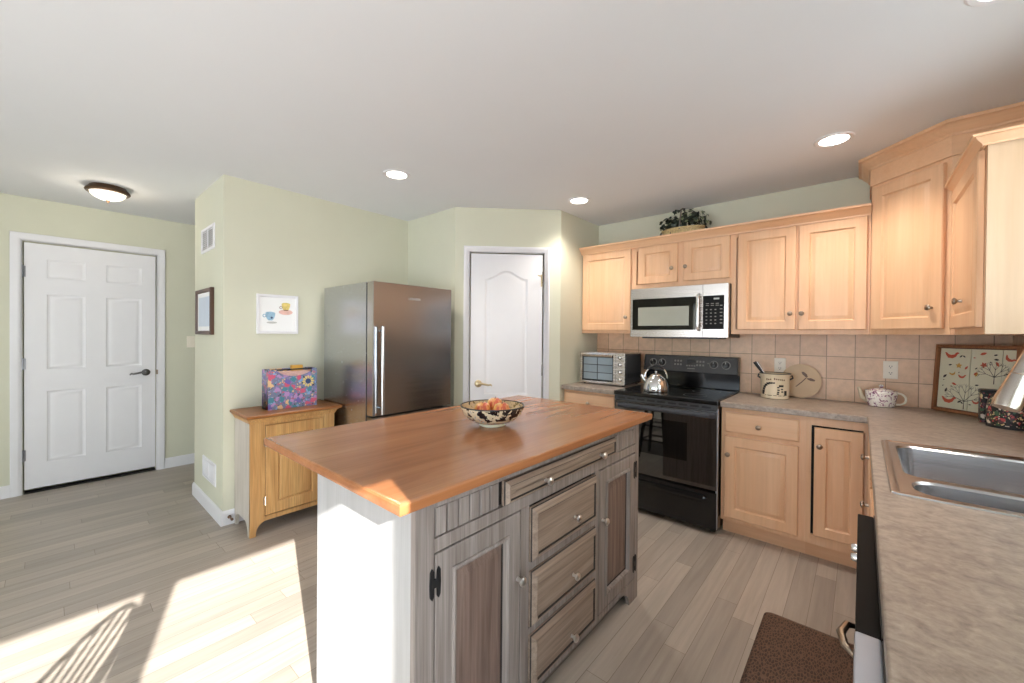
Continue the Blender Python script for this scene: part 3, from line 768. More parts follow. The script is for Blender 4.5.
def plate(F, u, v, kind, label, mat='white_plastic'):
    nm, cat = ('light_switch', 'switch') if kind == 'switch' else ('wall_outlet', 'outlet')
    t = thing(nm, label, cat, F.p(u, v, 0))
    MB().rings([rect(F, u - 0.036, u + 0.036, v - 0.058, v + 0.058, i, n) for i, n in ((0, 0), (0, 0.004), (0.003, 0.006), (0.004, 0.006))]).build('cover_plate', mat, t)
    if kind == 'switch':
        MB().fbox(F, u - 0.017, u + 0.017, v - 0.034, v + 0.034, 0.005, 0.009, 0.001).build('rocker', mat, t)
    else:
        for dv in (-0.021, 0.021):
            r = MB().rings([[F.p(u + 0.017 * x, v + dv + 0.015 * z, n) for x, z in ((-1, -0.5), (-0.6, -1), (0.6, -1), (1, -0.5), (1, 0.5), (0.6, 1), (-0.6, 1), (-1, 0.5))] for n in (0.005, 0.0075)]).build('receptacle', mat, t)
            s = MB().fbox(F, u - 0.0075, u - 0.0048, v + dv - 0.001, v + dv + 0.008, 0.0072, 0.0079).fbox(F, u + 0.0048, u + 0.0075, v + dv - 0.001, v + dv + 0.008, 0.0072, 0.0079)
            s.fbox(F, u - 0.0025, u + 0.0025, v + dv - 0.009, v + dv - 0.004, 0.0072, 0.0079)
            s.build('slots', 'black_matte', r)
    return t
plate(FE, 0.965, 1.255, 'switch', 'white light switch on the hall wall right of the entry door')
FT = Fr((0, D - 0.011, 0), (1, 0))
plate(FT, -0.464, 1.138, 'outlet', 'white outlet on the tile behind the cream crock')
plate(FT, 0.145, 1.144, 'outlet', 'white outlet on the tile above the teapot')
ds = thing('door_stop', 'small dark spring door stop on the baseboard by the oak cabinet', 'door stop', (L + 0.014, 0.905, 0.055))
MB().lathe([(0.012, 0), (0.012, 0.004), (0.006, 0.006), (0.006, 0.05), (0.009, 0.052), (0.009, 0.064), (0.004, 0.067)], Fr((L + 0.014, 0.838, 0.055), (0, 1)).mat(), 14).build('spring', 'bronze', ds)
ds.location = (L + 0.014, 0.838, 0.055); ds.children[0].data.transform(Matrix.Translation((0, 0.905 - 0.838, 0)))

# ------------------------------------------------------------------ cabinets on the range wall
def base_cab(name, label, F, a, b, mat, depth=0.59, toe=True, z1=0.876, loc=None):
    t = thing(name, label, 'cabinet', F.p((a + b) / 2, 0, -depth / 2) if loc is None else loc)
    MB().fbox(F, a, b, 0.10, z1, -depth, -0.019).build('body', mat, t)
    MB().fbox(F, a, b, 0.0, 0.10, -depth, -0.065).build('toe_kick', 'maple_x', t)
    return t
def frame_rails(F, a, b, rails, t, stile=0.038, z0=0.10, z1=0.876, mat='maple', stR=None):
    mb = MB().fbox(F, a, a + stile, z0, z1, -0.019, 0, 0.001).fbox(F, b - (stR or stile), b, z0, z1, -0.019, 0, 0.001)
    for c, d in rails: mb.fbox(F, a + stile, b - (stR or stile), c, d, -0.019, 0, 0.001)
    return mb.build('face_frame', mat, t)
FR = Fr((0, 3.04, 0), (1, 0))
def cab_door(F, a, b, c, d, parent, kpos=None, mat='maple', st=0.062, n0=0.001, t=0.02, km='pewter'):
    mb = MB(); raised(mb, F, a, b, c, d, t, st, n0)
    o = mb.build('door', mat, parent)
    if kpos: knob(F, kpos[0], kpos[1], n0 + t, o, km)
    return o
def cab_drawer(F, a, b, c, d, parent, kpos, mat='maple_x', n0=0.001, t=0.02):
    mb = MB(); slab_front(mb, F, a, b, c, d, t, n0)
    o = mb.build('drawer', mat, parent)
    if kpos: knob(F, kpos[0], kpos[1], n0 + t, o)
    return o
bc = base_cab('base_cabinet', 'light maple base cabinet under the toaster oven', FR, -2.012, -1.495, 'maple')
frame_rails(FR, -2.012, -1.495, [(0.10, 0.13), (0.685, 0.71), (0.853, 0.876)], bc)
cab_drawer(FR, -1.99, -1.517, 0.707, 0.852, bc, (-1.75, 0.775)); cab_door(FR, -1.99, -1.517, 0.13, 0.682, bc, (-1.545, 0.56))
bc = base_cab('base_cabinet', 'light maple base cabinet with drawer right of the range', FR, -0.722, -0.252, 'maple')
frame_rails(FR, -0.722, -0.252, [(0.10, 0.135), (0.68, 0.708), (0.84, 0.876)], bc)
cab_drawer(FR, -0.697, -0.283, 0.707, 0.845, bc, (-0.497, 0.768)); cab_door(FR, -0.699, -0.286, 0.13, 0.680, bc, (-0.674, 0.56))
# blind corner cabinet: range side only up to the sink run
bc = thing('corner_base_cabinet', 'light maple corner base cabinet with its door slightly ajar', 'cabinet', (0.2, 3.34, 0))
MB().fbox(FR, -0.252, R - 0.005, 0.10, 0.876, -0.59, -0.019).build('body', 'maple', bc)
MB().fbox(FR, -0.252, 0.14, 0.0, 0.10, -0.59, -0.065).build('toe_kick', 'maple_x', bc)
frame_rails(FR, -0.252, 0.054, [(0.10, 0.16), (0.822, 0.876)], bc, 0.028, stR=0.04)
MB().fbox(FR, -0.226, 0.02, 0.155, 0.825, -0.0185, -0.012).build('opening', 'gap_shade', bc)  # dark sheet painted in for the shade behind the ajar door
FAj = Fr(FR.p(0.016, 0, 0.004), (1, 0)); FAj.u = Vector((math.cos(-0.0), math.sin(-0.0), 0))
ang = math.radians(3.2); FAj.u = Vector((math.cos(ang), math.sin(ang), 0)); FAj.n = FAj.u.cross(FAj.v)
cab_door(FAj, -0.225, 0.0, 0.166, 0.815, bc, (-0.2, 0.708), st=0.055)
# sink run, fronts face -X
FK = Fr((0.055, 0, 0), (0, -1))
bc = base_cab('base_cabinet', 'narrow light maple base cabinet left of the sink, seen edge-on', FK, -2.985, -2.42, 'maple')
frame_rails(FK, -2.985, -2.42, [(0.10, 0.13), (0.68, 0.70), (0.845, 0.876)], bc)
cab_drawer(FK, -2.96, -2.44, 0.70, 0.848, bc, (-2.64, 0.765), 'maple_y'); cab_door(FK, -2.96, -2.44, 0.13, 0.682, bc, (-2.50, 0.575))
bc = thing('sink_cabinet', 'light maple sink base cabinet beside the dishwasher, seen edge-on', 'cabinet', FK.p(-1.96, 0, -0.3))
MB().fbox(FK, -2.42, -2.40, 0.10, 0.876, -0.59, -0.019).fbox(FK, -1.52, -1.50, 0.10, 0.876, -0.59, -0.019).fbox(FK, -2.40, -1.52, 0.10, 0.12, -0.59, -0.019).build('body', 'maple', bc)
MB().fbox(FK, -2.42, -1.50, 0.0, 0.10, -0.59, -0.065).build('toe_kick', 'maple_y', bc)
frame_rails(FK, -2.42, -1.50, [(0.10, 0.13), (0.68, 0.876)], bc)
cab_door(FK, -2.40, -1.965, 0.13, 0.682, bc, (-2.0, 0.6)); cab_door(FK, -1.955, -1.52, 0.13, 0.682, bc, (-1.92, 0.6))

# dishwasher and the silver appliance beside it
dw = thing('dishwasher', 'black dishwasher under the sink counter, seen edge-on', 'dishwasher', (0.3, 1.19, 0))
FW = Fr((-0.003, 0, 0), (0, -1))
MB().box(0.03, 0.60, 0.892, 1.492, 0.10, 0.866).build('tub', 'black_matte', dw)
MB().box(0.07, 0.60, 0.892, 1.492, 0.0, 0.10).build('kick_plate', 'black_matte', dw)
dd = MB().box(-0.003, 0.03, 0.892, 1.492, 0.11, 0.862, 0.003).build('door', plain('satin_black_front', lin(20, 19, 19), 0.55, Specular_IOR_Level=0.08), dw)
lat = MB().tube([FW.p(-1.0, 0.81, 0.0), FW.p(-0.99, 0.815, 0.012), FW.p(-0.955, 0.815, 0.02), FW.p(-0.92, 0.815, 0.014), FW.p(-0.905, 0.81, 0.0)], [0.004, 0.006, 0.007, 0.006, 0.004], 10)
lat.build('latch_handle', 'pewter', dd)
for y in (1.34, 1.40):
    MB().lathe([(0.011, 0), (0.011, 0.006), (0.008, 0.012), (0.002, 0.013)], FW.at(-y, 0.80, 0), 14).build('dial', 'chrome', dd)
ap = thing('undercounter_appliance', 'silver-grey metal appliance front next to the dishwasher latch', 'appliance', (0.3, 0.66, 0))
MB().box(0.03, 0.60, 0.44, 0.884, 0.05, 0.866).build('housing', 'dark_grey', ap)
MB().box(-0.004, 0.03, 0.44, 0.884, 0.06, 0.868, 0.004).build('front_panel', 'grey_metal', ap)
MB().box(0.05, 0.58, 0.45, 0.87, 0.0, 0.05).build('base', 'black_matte', ap)

# countertops
def cells(xs, ys, inc, z0, z1):
    mb = MB(); idx = {}
    def vid(i, j, k):
        if (i, j, k) not in idx: idx[(i, j, k)] = len(mb.v); mb.v.append(Vector((xs[i], ys[j], (z0, z1)[k])))
        return idx[(i, j, k)]
    S = {(i, j) for i in range(len(xs) - 1) for j in range(len(ys) - 1) if inc(i, j)}
    for i, j in S:
        mb.f.append((vid(i, j, 1), vid(i + 1, j, 1), vid(i + 1, j + 1, 1), vid(i, j + 1, 1)))
        mb.f.append((vid(i, j, 0), vid(i, j + 1, 0), vid(i + 1, j + 1, 0), vid(i + 1, j, 0)))
        for (di, dj), (p, q) in {(-1, 0): ((i, j + 1), (i, j)), (1, 0): ((i + 1, j), (i + 1, j + 1)), (0, -1): ((i, j), (i + 1, j)), (0, 1): ((i + 1, j + 1), (i, j + 1))}.items():
            if (i + di, j + dj) not in S: mb.f.append((vid(*p, 0), vid(*q, 0), vid(*q, 1), vid(*p, 1)))
    return mb
def bevel_mod(o, w=0.004, seg=3):
    m = o.modifiers.new('edge', 'BEVEL'); m.width = w; m.segments = seg; m.limit_method = 'ANGLE'; m.angle_limit = math.radians(40)
    if 'face_weighted_shading' in o.modifiers: o.modifiers.move(len(o.modifiers) - 1, 0)
ct = cells([-0.722, 0.031, 0.085, 0.60, R - 0.012], [0.40, 1.59, 2.345, 2.99, D - 0.012], lambda i, j: (j == 3) or (i >= 1 and not (i == 2 and j == 1)), 0.877, 0.914)
ct = ct.build('countertop', 'counter', None, (0.3, 2.0, 0.877)); bevel_mod(ct)
tag(ct, 'long mottled tan stone-look countertop holding the sink', 'countertop')
ct2 = MB().box(-2.012, -1.494, 2.99, D - 0.012, 0.877, 0.914).build('countertop', 'counter', None, (-1.75, 3.3, 0.877)); bevel_mod(ct2)
tag(ct2, 'short mottled tan countertop under the toaster oven', 'countertop')

# sink
sk = thing('sink', 'double bowl stainless steel sink set in the counter', 'sink', (0.34, 1.97, 0.914))
def rr(x0, x1, y0, y1, r, z, k=5):
    pts = []
    for cx, cy, a0 in ((x1 - r, y1 - r, 0), (x0 + r, y1 - r, PI / 2), (x0 + r, y0 + r, PI), (x1 - r, y0 + r, 3 * PI / 2)):
        for i in range(k + 1):
            a = a0 + PI / 2 * i / k; pts.append(Vector((cx + r * math.cos(a), cy + r * math.sin(a), z)))
    return pts
MB().rings([rr(0.066, 0.618, 1.572, 2.362, 0.02, 0.9142), rr(0.069, 0.615, 1.575, 2.359, 0.02, 0.9185), rr(0.078, 0.606, 1.584, 2.350, 0.015, 0.9195), rr(0.088, 0.596, 1.594, 2.340, 0.004, 0.9165)], False, False).build('rim', 'sink', sk)
def basin(cx0, cx1, cy0, cy1, x0, x1, y0, y1, r, zb, name):
    mb = MB().rings([rr(cx0, cx1, cy0, cy1, 0.0008, 0.9165), rr(x0, x1, y0, y1, r, 0.9165), rr(x0 + 0.006, x1 - 0.006, y0 + 0.006, y1 - 0.006, r, 0.910), rr(x0 + 0.012, x1 - 0.012, y0 + 0.012, y1 - 0.012, r, zb + 0.04), rr(x0 + 0.035, x1 - 0.035, y0 + 0.035, y1 - 0.035, r, zb)], False, True)
    o = mb.build(name, 'sink', sk)
    MB().lathe([(0.045, 0.0), (0.042, 0.003), (0.03, 0.001), (0.01, 0.001)], Matrix.Translation(((x0 + x1) / 2, (y0 + y1) / 2, zb)), 20).build('drain', 'chrome', o)
basin(0.088, 0.596, 1.782, 2.340, 0.108, 0.555, 1.80, 2.295, 0.05, 0.735, 'large_bowl')
basin(0.088, 0.596, 1.594, 1.782, 0.118, 0.555, 1.61, 1.765, 0.06, 0.765, 'small_bowl')
fc = thing('faucet', 'brushed nickel pull-out faucet behind the sink', 'faucet', (0.577, 1.97, 0.9165))
fb0 = Vector((0.578, 1.97, 0.9196))
MB().lathe([(0.025, 0), (0.025, 0.006), (0.023, 0.014), (0.021, 0.05), (0.020, 0.12), (0.019, 0.20)], Matrix.Translation(fb0), 24).build('body', 'nickel', fc)
tipA, tipB = Vector((0.386, 2.225, 1.110)), Vector((0.462, 2.285, 1.325))
sp = [fb0 + Vector((0, 0, 0.19)), fb0 + Vector((0, 0, 0.32)), fb0 + Vector((-0.005, 0.03, 0.43)), fb0 + Vector((-0.03, 0.13, 0.495)), fb0 + Vector((-0.07, 0.24, 0.485)), tipB]
MB().tube(sp, [0.018, 0.018, 0.018, 0.018, 0.018, 0.018], 16).build('spout', 'nickel', fc)
d_ = (tipA - tipB)
so = MB().tube([tipB, tipB + d_ * 0.15, tipB + d_ * 0.55, tipB + d_ * 0.9, tipB + d_], [0.020, 0.023, 0.030, 0.037, 0.035], 20).build('spray_head', 'nickel', fc)
MB().tube([tipB + d_ * 0.46, tipB + d_ * 0.475], 0.0295, 20).build('seam_ring', 'pewter', so)
MB().tube([fb0 + Vector((0.0, -0.018, 0.10)), fb0 + Vector((0.0, -0.05, 0.12)), fb0 + Vector((-0.01, -0.10, 0.17))], [0.010, 0.009, 0.006], 10).build('lever', 'nickel', fc)

# ------------------------------------------------------------------ upper cabinets
FU = Fr((0, 3.333, 0), (1, 0))
def upper(name, label, a, b, z0, z1, doors):
    t = thing(name, label, 'cabinet', ((a + b) / 2, 3.48, z0))
    MB().box(a, b, 3.352, D - 0.011 if z0 < 1.374 else D, max(z0, 1.374) if False else z0, z1).build('body', 'maple', t)
    mb = MB().fbox(FU, a, a + 0.03, z0, z1, -0.019, 0).fbox(FU, b - 0.03, b, z0, z1, -0.019, 0).fbox(FU, a + 0.03, b - 0.03, z0, z0 + 0.04, -0.019, 0).fbox(FU, a + 0.03, b - 0.03, z1 - 0.045, z1, -0.019, 0)
    if len(doors) == 2: mb.fbox(FU, doors[0][1] - 0.025, doors[1][0] + 0.025, z0 + 0.04, z1 - 0.045, -0.019, 0)
    mb.build('face_frame', 'maple', t)
    for (da, db, dc, de, ku, kv) in doors: cab_door(FU, da, db, dc, de, t, (ku, kv), st=0.058)
    return t
upper('wall_cabinet', 'single-door light maple wall cabinet left of the microwave', -2.010, -1.505, 1.374, 2.125, [(-2.000, -1.520, 1.402, 2.106, -1.556, 1.516)])
upper('wall_cabinet', 'short two-door light maple wall cabinet above the microwave', -1.505, -0.735, 1.752, 2.125, [(-1.453, -1.124, 1.792, 2.106, -1.164, 1.903), (-1.077, -0.745, 1.792, 2.106, -1.058, 1.905)])
upper('wall_cabinet', 'two-door light maple wall cabinet right of the microwave', -0.735, 0.036, 1.374, 2.125, [(-0.692, -0.3405, 1.405, 2.106, -0.370, 1.514), (-0.3265, 0.021, 1.405, 2.106, -0.306, 1.513)])
CROWN = [(0.0, 0.0), (0.006, 0.0), (0.008, 0.010), (0.016, 0.018), (0.030, 0.032), (0.040, 0.046), (0.052, 0.050), (0.054, 0.064), (0.0, 0.064)]
def crown(pts, z, sc=1.0, name='trim_1', mat='maple_x', label='', dirs=None):
    """sweep CROWN along 2D polyline pts (outside on the right hand of travel), mitred"""
    loops = []
    P = [Vector((x, y, 0)) for x, y in pts]
    for i, p in enumerate(P):
        ns = []
        if i > 0: d = (p - P[i - 1]).normalized(); ns.append(d.cross(Vector((0, 0, 1))))
        if i < len(P) - 1: d = (P[i + 1] - p).normalized(); ns.append(d.cross(Vector((0, 0, 1))))
        if len(ns) == 2:
            b = (ns[0] + ns[1]).normalized(); b = b / max(0.2, b.dot(ns[0]))
        else: b = ns[0]
        loops.append([p + b * (o * sc) + Vector((0, 0, z + h * sc)) for o, h in CROWN])
    return struct(name, MB().rings(loops), mat, label, 'molding')
crown([(-2.012, 3.318), (0.036, 3.318)], 2.108, 1.0, 'trim_1', 'maple_x', 'light maple crown molding along the wall cabinets over the range')
# diagonal corner cabinet
cc = thing('corner_wall_cabinet', 'tall diagonal light maple corner wall cabinet reaching the ceiling', 'cabinet', (0.35, 3.33, 1.374))
ca, cb_ = Vector((0.038, 3.327, 0)), Vector((0.340, 3.025, 0))
poly = [(0.038, D - 0.011), (0.038, 3.327), (0.340, 3.025), (R - 0.011, 3.025), (R - 0.011, D - 0.011)]
MB().prism(poly, 1.374, 2.285).build('body', 'maple', cc)
poly2 = [(0.030, D), (0.030, 3.320), (0.335, 3.015), (R, 3.015), (R, D)]
MB().prism(poly2, 2.285, 2.42).build('frieze', 'maple_x', cc)
FD = Fr(ca, (1, -1))
cab_door(FD, 0.022, 0.403, 1.406, 2.262, cc, (0.358, 1.517), st=0.06)
crown([(0.030, D), (0.030, 3.320), (0.335, 3.015), (R, 3.015)], 2.385, 1.08, 'trim_2', 'maple_x', 'light maple crown molding on the tall corner cabinet')
# right wall cabinet with end panel
rc = thing('wall_cabinet', 'light maple wall cabinet on the sink wall with pale end panel', 'cabinet', (0.5, 2.65, 1.374))
FRc = Fr((0.355, 0, 0), (0, -1))
YE = 2.345
MB().box(0.374, R - 0.011, YE + 0.016, 3.024, 1.374, 2.10).build('body', 'maple', rc)
mb = MB()
for a, b, c, d in ((-3.024, -2.985, 1.374, 2.10), (-2.395, -(YE + 0.016), 1.374, 2.10), (-2.985, -2.395, 1.374, 1.42), (-2.985, -2.395, 2.07, 2.10)): mb.fbox(FRc, a, b, c, d, -0.019, 0)
mb.build('face_frame', 'maple', rc)
mb = MB().box(0.355, 0.382, YE, YE + 0.016, 1.374, 2.10).box(0.382, R - 0.011, YE + 0.004, YE + 0.016, 1.374, 2.10)
mb.build('end_panel', wood('pale_maple_veneer', lin(210, 184, 154), lin(196, 167, 135), 'z', 8, 0.8, 0.4, 0.05), rc)
cab_door(FRc, -3.005, -2.385, 1.402, 2.088, rc, (-2.66, 1.522), st=0.062)
crown([(0.344, 3.006), (0.344, YE - 0.004), (R - 0.002, YE - 0.004)], 2.092, 0.62, 'trim_3', 'maple_y', 'pale maple crown molding on the sink-wall cabinet')

# ------------------------------------------------------------------ microwave
mw = thing('microwave', 'stainless over-the-range microwave with black keypad', 'microwave', (-1.11, 3.43, 1.345))
MX0, MX1, MZ0, MZ1, MY = -1.489, -0.737, 1.346, 1.748, 3.252
FM = Fr((0, MY, 0), (1, 0))
MB().box(MX0, MX1, MY + 0.03, D - 0.012, MZ0, MZ1, 0.002).build('case', 'black_matte', mw)
MB().box(MX0 + 0.08, MX1 - 0.08, MY + 0.06, 3.55, MZ0 - 0.012, MZ0).build('underside_vent', 'dark_grey', mw)
MB().fbox(FM, -0.912, MX1, MZ0, MZ1, -0.03, 0, 0.003).build('control_frame', 'steel', mw)
md = MB().fbox(FM, MX0, -0.914, MZ0, MZ1, -0.03, 0, 0.003).build('door', 'steel', mw)
MB().rings([rect(FM, MX0 + 0.018, -0.962, MZ0 + 0.058, MZ1 - 0.088, 0, n) for n in (-0.002, 0.0015)]).build('black_border', 'black_glass', md)
MB().rings([rect(FM, MX0 + 0.068, -1.012, MZ0 + 0.092, MZ1 - 0.158, 0, n) for n in (0.0015, 0.0022)]).build('window', 'mw_window', md)
hb = MB().tube([FM.p(-0.938, MZ0 + 0.058, 0.0), FM.p(-0.938, MZ0 + 0.068, 0.03), FM.p(-0.938, MZ0 + 0.10, 0.036), FM.p(-0.938, MZ1 - 0.11, 0.036), FM.p(-0.938, MZ1 - 0.085, 0.03), FM.p(-0.938, MZ1 - 0.078, 0.0)], 0.0135, 14)
hb.build('handle', 'chrome', md)
kp = MB().rings([rect(FM, -0.909, -0.765, MZ0 + 0.062, MZ1 - 0.088, 0, n) for n in (-0.002, 0.0015)]).build('keypad', plain('matte_black_keypad', lin(15, 15, 16), 0.55, Specular_IOR_Level=0.2), mw)
mb = MB()
for r in range(5):
    for c in range(3):
        u, v = -0.885 + c * 0.031, MZ0 + 0.105 + r * 0.026
        mb.fbox(FM, u - 0.006, u + 0.006, v - 0.004, v + 0.004, 0.0015, 0.002)
for c in range(3):
    for r in range(2): mb.fbox(FM, -0.89 + c * 0.034, -0.868 + c * 0.034, MZ0 + 0.238 + r * 0.014, MZ0 + 0.243 + r * 0.014, 0.0015, 0.002)
for r in range(6): mb.fbox(FM, -0.793, -0.776, MZ0 + 0.105 + r * 0.026, MZ0 + 0.112 + r * 0.026, 0.0015, 0.002)
mb.build('key_marks', 'mark_dim', kp)
MB().fbox(FM, -0.836, -0.798, MZ0 + 0.284, MZ0 + 0.296, 0.0015, 0.002).build('display', 'mark', kp)

# ------------------------------------------------------------------ range
RX0, RX1 = -1.489, -0.727
rg = thing('range', 'black freestanding electric range with glass cooktop', 'range', (-1.108, 3.3, 0))
FG = Fr((0, 2.965, 0), (1, 0))
MB().box(RX0 + 0.003, RX1 - 0.003, 2.99, 3.615, 0.03, 0.885).build('body', 'black', rg)
for x in (RX0 + 0.04, RX1 - 0.04):
    for y in (3.03, 3.58): MB().lathe([(0.018, 0), (0.018, 0.03)], Matrix.Translation((x, y, 0)), 12).build('foot', 'black_matte', rg)
MB().box(RX0, RX1, 2.958, 3.56, 0.888, 0.919, 0.006).build('cooktop_frame', 'black', rg)
MB().box(RX0 + 0.02, RX1 - 0.02, 2.985, 3.54, 0.917, 0.9205, 0.001).build('glass_cooktop', 'black_glass', rg)
mb = MB()
for x, y, r in ((-1.30, 3.12, 0.10), (-0.92, 3.12, 0.08), (-1.30, 3.40, 0.075), (-0.92, 3.40, 0.10)):
    mb.lathe([(r, 0.9204), (r, 0.9208), (r - 0.003, 0.9208), (r - 0.003, 0.9204)], Matrix.Translation((x, y, 0)), 40, False, False)
mb.build('burner_rings', 'dark_grey', rg)
# vent strip with slots under the cooktop
vs_ = MB().fbox(FG, RX0 + 0.004, RX1 - 0.004, 0.848, 0.886, -0.02, -0.002).build('vent_strip', 'dark_grey', rg)
mb = MB()
for k in range(9):
    u = RX0 + 0.035 + k * 0.078; mb.fbox(FG, u, u + 0.058, 0.861, 0.874, -0.01, -0.0012)
mb.build('vent_slots', 'black_matte', vs_)
dr = MB().fbox(FG, RX0 + 0.004, RX1 - 0.004, 0.305, 0.845, -0.025, 0.0, 0.004).build('oven_door', plain('mirror_black_oven_glass', lin(14, 14, 15), 0.03, vary=0.02, IOR=1.8, Specular_IOR_Level=0.9), rg)
MB().rings([rect(FG, RX0 + 0.16, RX1 - 0.2, 0.47, 0.74, 0, n) for n in (-0.0005, 0.0008)]).build('window', 'black_glass', dr)
hd = MB()
pr = [(0.798, 0.0), (0.794, 0.022), (0.800, 0.036), (0.815, 0.042), (0.828, 0.038), (0.833, 0.024), (0.833, 0.0)]
hd.rings([[FG.p(u, v, n * s) for v, n in pr] for u, s in ((RX0 + 0.02, 0.25), (RX0 + 0.05, 0.95), (RX0 + 0.09, 1.0), (RX1 - 0.09, 1.0), (RX1 - 0.05, 0.95), (RX1 - 0.012, 0.25))])
hd.build('handle', plain('glossy_dark_handle', lin(70, 72, 78), 0.22, 0.3), dr)
mb = MB().fbox(FG, RX0 + 0.004, RX1 - 0.004, 0.035, 0.29, -0.025, 0.0, 0.005)
dw_ = mb.build('storage_drawer', 'black', rg)
pr = [(0.215, 0.0), (0.212, 0.014), (0.222, 0.022), (0.24, 0.024), (0.258, 0.018), (0.266, 0.0)]
MB().rings([[FG.p(u, 0.24 + (v - 0.24) * s, n * s) for v, n in pr] for u, s in ((-1.43, 0.2), (-1.40, 1), (-0.82, 1), (-0.785, 0.2))]).build('pull', 'black', dw_)
MB().fbox(FG, RX1 - 0.010, RX1 - 0.002, 0.04, 0.86, -0.026, -0.004).build('side_trim', 'grey_metal', rg)
# backguard: tilted control panel over a recess
bgp = MB().rings([[Vector((x, y, z)) for y, z in ((3.60, 0.915), (3.62, 0.915), (3.62, 1.186), (3.575, 1.190), (3.562, 1.186), (3.535, 1.052), (3.60, 1.040))] for x in (RX0 + 0.002, RX1 - 0.002)])
bo = bgp.build('backguard', 'black', rg)
FBG = Fr((0, 3.535, 1.052), (1, 0)); FBG.v = Vector((0, 0.027, 0.134)).normalized(); FBG.n = FBG.u.cross(FBG.v)
MB().rings([rect(FBG, RX0 + 0.012, RX1 - 0.012, 0.004, 0.130, 0, n) for n in (0.0005, 0.0025)]).build('control_panel', 'black_panel', bo)
for u in (-1.405, -1.325, -0.905, -0.815):
    k = MB().lathe([(0.024, 0.0), (0.0235, 0.012), (0.020, 0.022), (0.004, 0.024)], FBG.at(u, 0.072, 0.002), 22).build('knob', 'black', bo)
    MB().lathe([(0.033, 0.0), (0.033, 0.0012), (0.028, 0.0012), (0.028, 0.0)], FBG.at(u, 0.072, 0.0025), 26, False, False).build('dial_ring', 'mark_dim', k)
    MB().fbox(FBG, u - 0.002, u + 0.002, 0.076, 0.093, 0.024, 0.0268).build('pointer', 'mark', k)
mb = MB()
for cu_ in (-1.19, -1.01):
    for r in range(2):
        for c in range(3): mb.fbox(FBG, cu_ + c * 0.024 - 0.03, cu_ + c * 0.024 - 0.016, 0.055 + r * 0.03, 0.070 + r * 0.03, 0.0025, 0.0032)
for c in range(4): mb.fbox(FBG, -1.12 + c * 0.02, -1.107 + c * 0.02, 0.05, 0.06, 0.0025, 0.0032)
mb.fbox(FBG, -1.11, -1.05, 0.028, 0.034, 0.0025, 0.0032); mb.fbox(FBG, -0.955, -0.94, 0.078, 0.084, 0.0025, 0.0032)
mb.build('panel_marks', 'mark_dim', bo)
MB().rings([rect(FBG, -1.115, -1.045, 0.075, 0.105, 0, n) for n in (0.0025, 0.0034)]).build('clock_display', 'black_glass', bo)

# kettle on the left front burner
KC = Vector((-1.215, 3.125, 0.9212))
kt = thing('kettle', 'shiny steel tea kettle with black handle on the range', 'kettle', KC)
MB().lathe([(0.086, 0), (0.094, 0.004), (0.096, 0.02), (0.093, 0.045), (0.083, 0.078), (0.066, 0.105), (0.045, 0.122), (0.042, 0.126)], Matrix.Translation(KC), 36).build('body', 'chrome', kt)
MB().lathe([(0.042, 0.126), (0.040, 0.131), (0.02, 0.136), (0.006, 0.138), (0.006, 0.143), (0.012, 0.149), (0.010, 0.157), (0.003, 0.160)], Matrix.Translation(KC), 24).build('lid', 'chrome', kt)
MB().tube([KC + Vector((-0.062, -0.03, 0.07)), KC + Vector((-0.085, -0.04, 0.10)), KC + Vector((-0.098, -0.047, 0.128))], [0.02, 0.015, 0.012], 14).build('spout', 'chrome', kt)
hp = [KC + Vector((0.075 * math.cos(a), 0.035 * math.cos(a), 0.105 + 0.095 * math.sin(a))) for a in [PI * k / 12 for k in range(13)]]
MB().tube(hp[:4], 0.0055, 10).tube(hp[-4:], 0.0055, 10).build('handle_bracket', 'chrome', kt)
MB().tube(hp[3:10], [0.009, 0.011, 0.012, 0.012, 0.012, 0.011, 0.009], 12).build('handle_grip', 'black_matte', kt)

# ------------------------------------------------------------------ toaster oven
TX0, TX1, TY0, TY1, TZ0, TZ1 = -1.957, -1.520, 3.215, 3.56, 0.926, 1.203
to = thing('toaster_oven', 'silver toaster oven with four knobs on the short counter', 'toaster oven', (-1.74, 3.39, 0.914))
FTo = Fr((0, TY0, 0), (1, 0))
MB().box(TX0, TX1, TY0 + 0.012, TY1, TZ0, TZ1, 0.006).build('case', 'steel', to)
MB().box(TX1 - 0.001, TX1 + 0.0015, TY0 + 0.03, TY1 - 0.02, TZ0 + 0.015, TZ1 - 0.012).build('side_panel', 'dark_grey', to)
mb = MB()
for k in range(6): mb.box(TX1 + 0.0012, TX1 + 0.0022, TY0 + 0.06 + k * 0.04, TY0 + 0.085 + k * 0.04, TZ0 + 0.06, TZ0 + 0.10)
mb.build('side_vents', 'black_matte', to)
for x in (TX0 + 0.03, TX1 - 0.03):
    for y in (TY0 + 0.04, TY1 - 0.04): MB().lathe([(0.012, 0), (0.014, 0.013)], Matrix.Translation((x, y, 0.914)), 12).build('foot', 'black_matte', to)
FTop = Fr((0, TY0, 0), (1, 0))
MB().fbox(FTop, -1.602, TX1, TZ0, TZ1, -0.012, 0, 0.002).build('control_strip', 'steel', to)
td = MB().rings([rect(FTop, TX0, -1.604, TZ0, TZ1, i, n) for i, n in ((0, -0.012), (0, 0), (0.022, 0), (0.024, -0.006))], True, False).build('door', 'steel', to)
MB().rings([rect(FTop, TX0 + 0.02, -1.622, TZ0 + 0.02, TZ1 - 0.02, 0, n) for n in (-0.009, -0.006)]).build('gasket', 'black_matte', td)
MB().rings([rect(FTop, TX0 + 0.036, -1.636, TZ0 + 0.036, TZ1 - 0.045, 0, n) for n in (-0.006, -0.004)]).build('glass', 'oven_glass', td)
mb = MB()
for z in (1.02, 1.09): mb.fbox(FTop, TX0 + 0.036, -1.636, z, z + 0.006, -0.0042, -0.002)
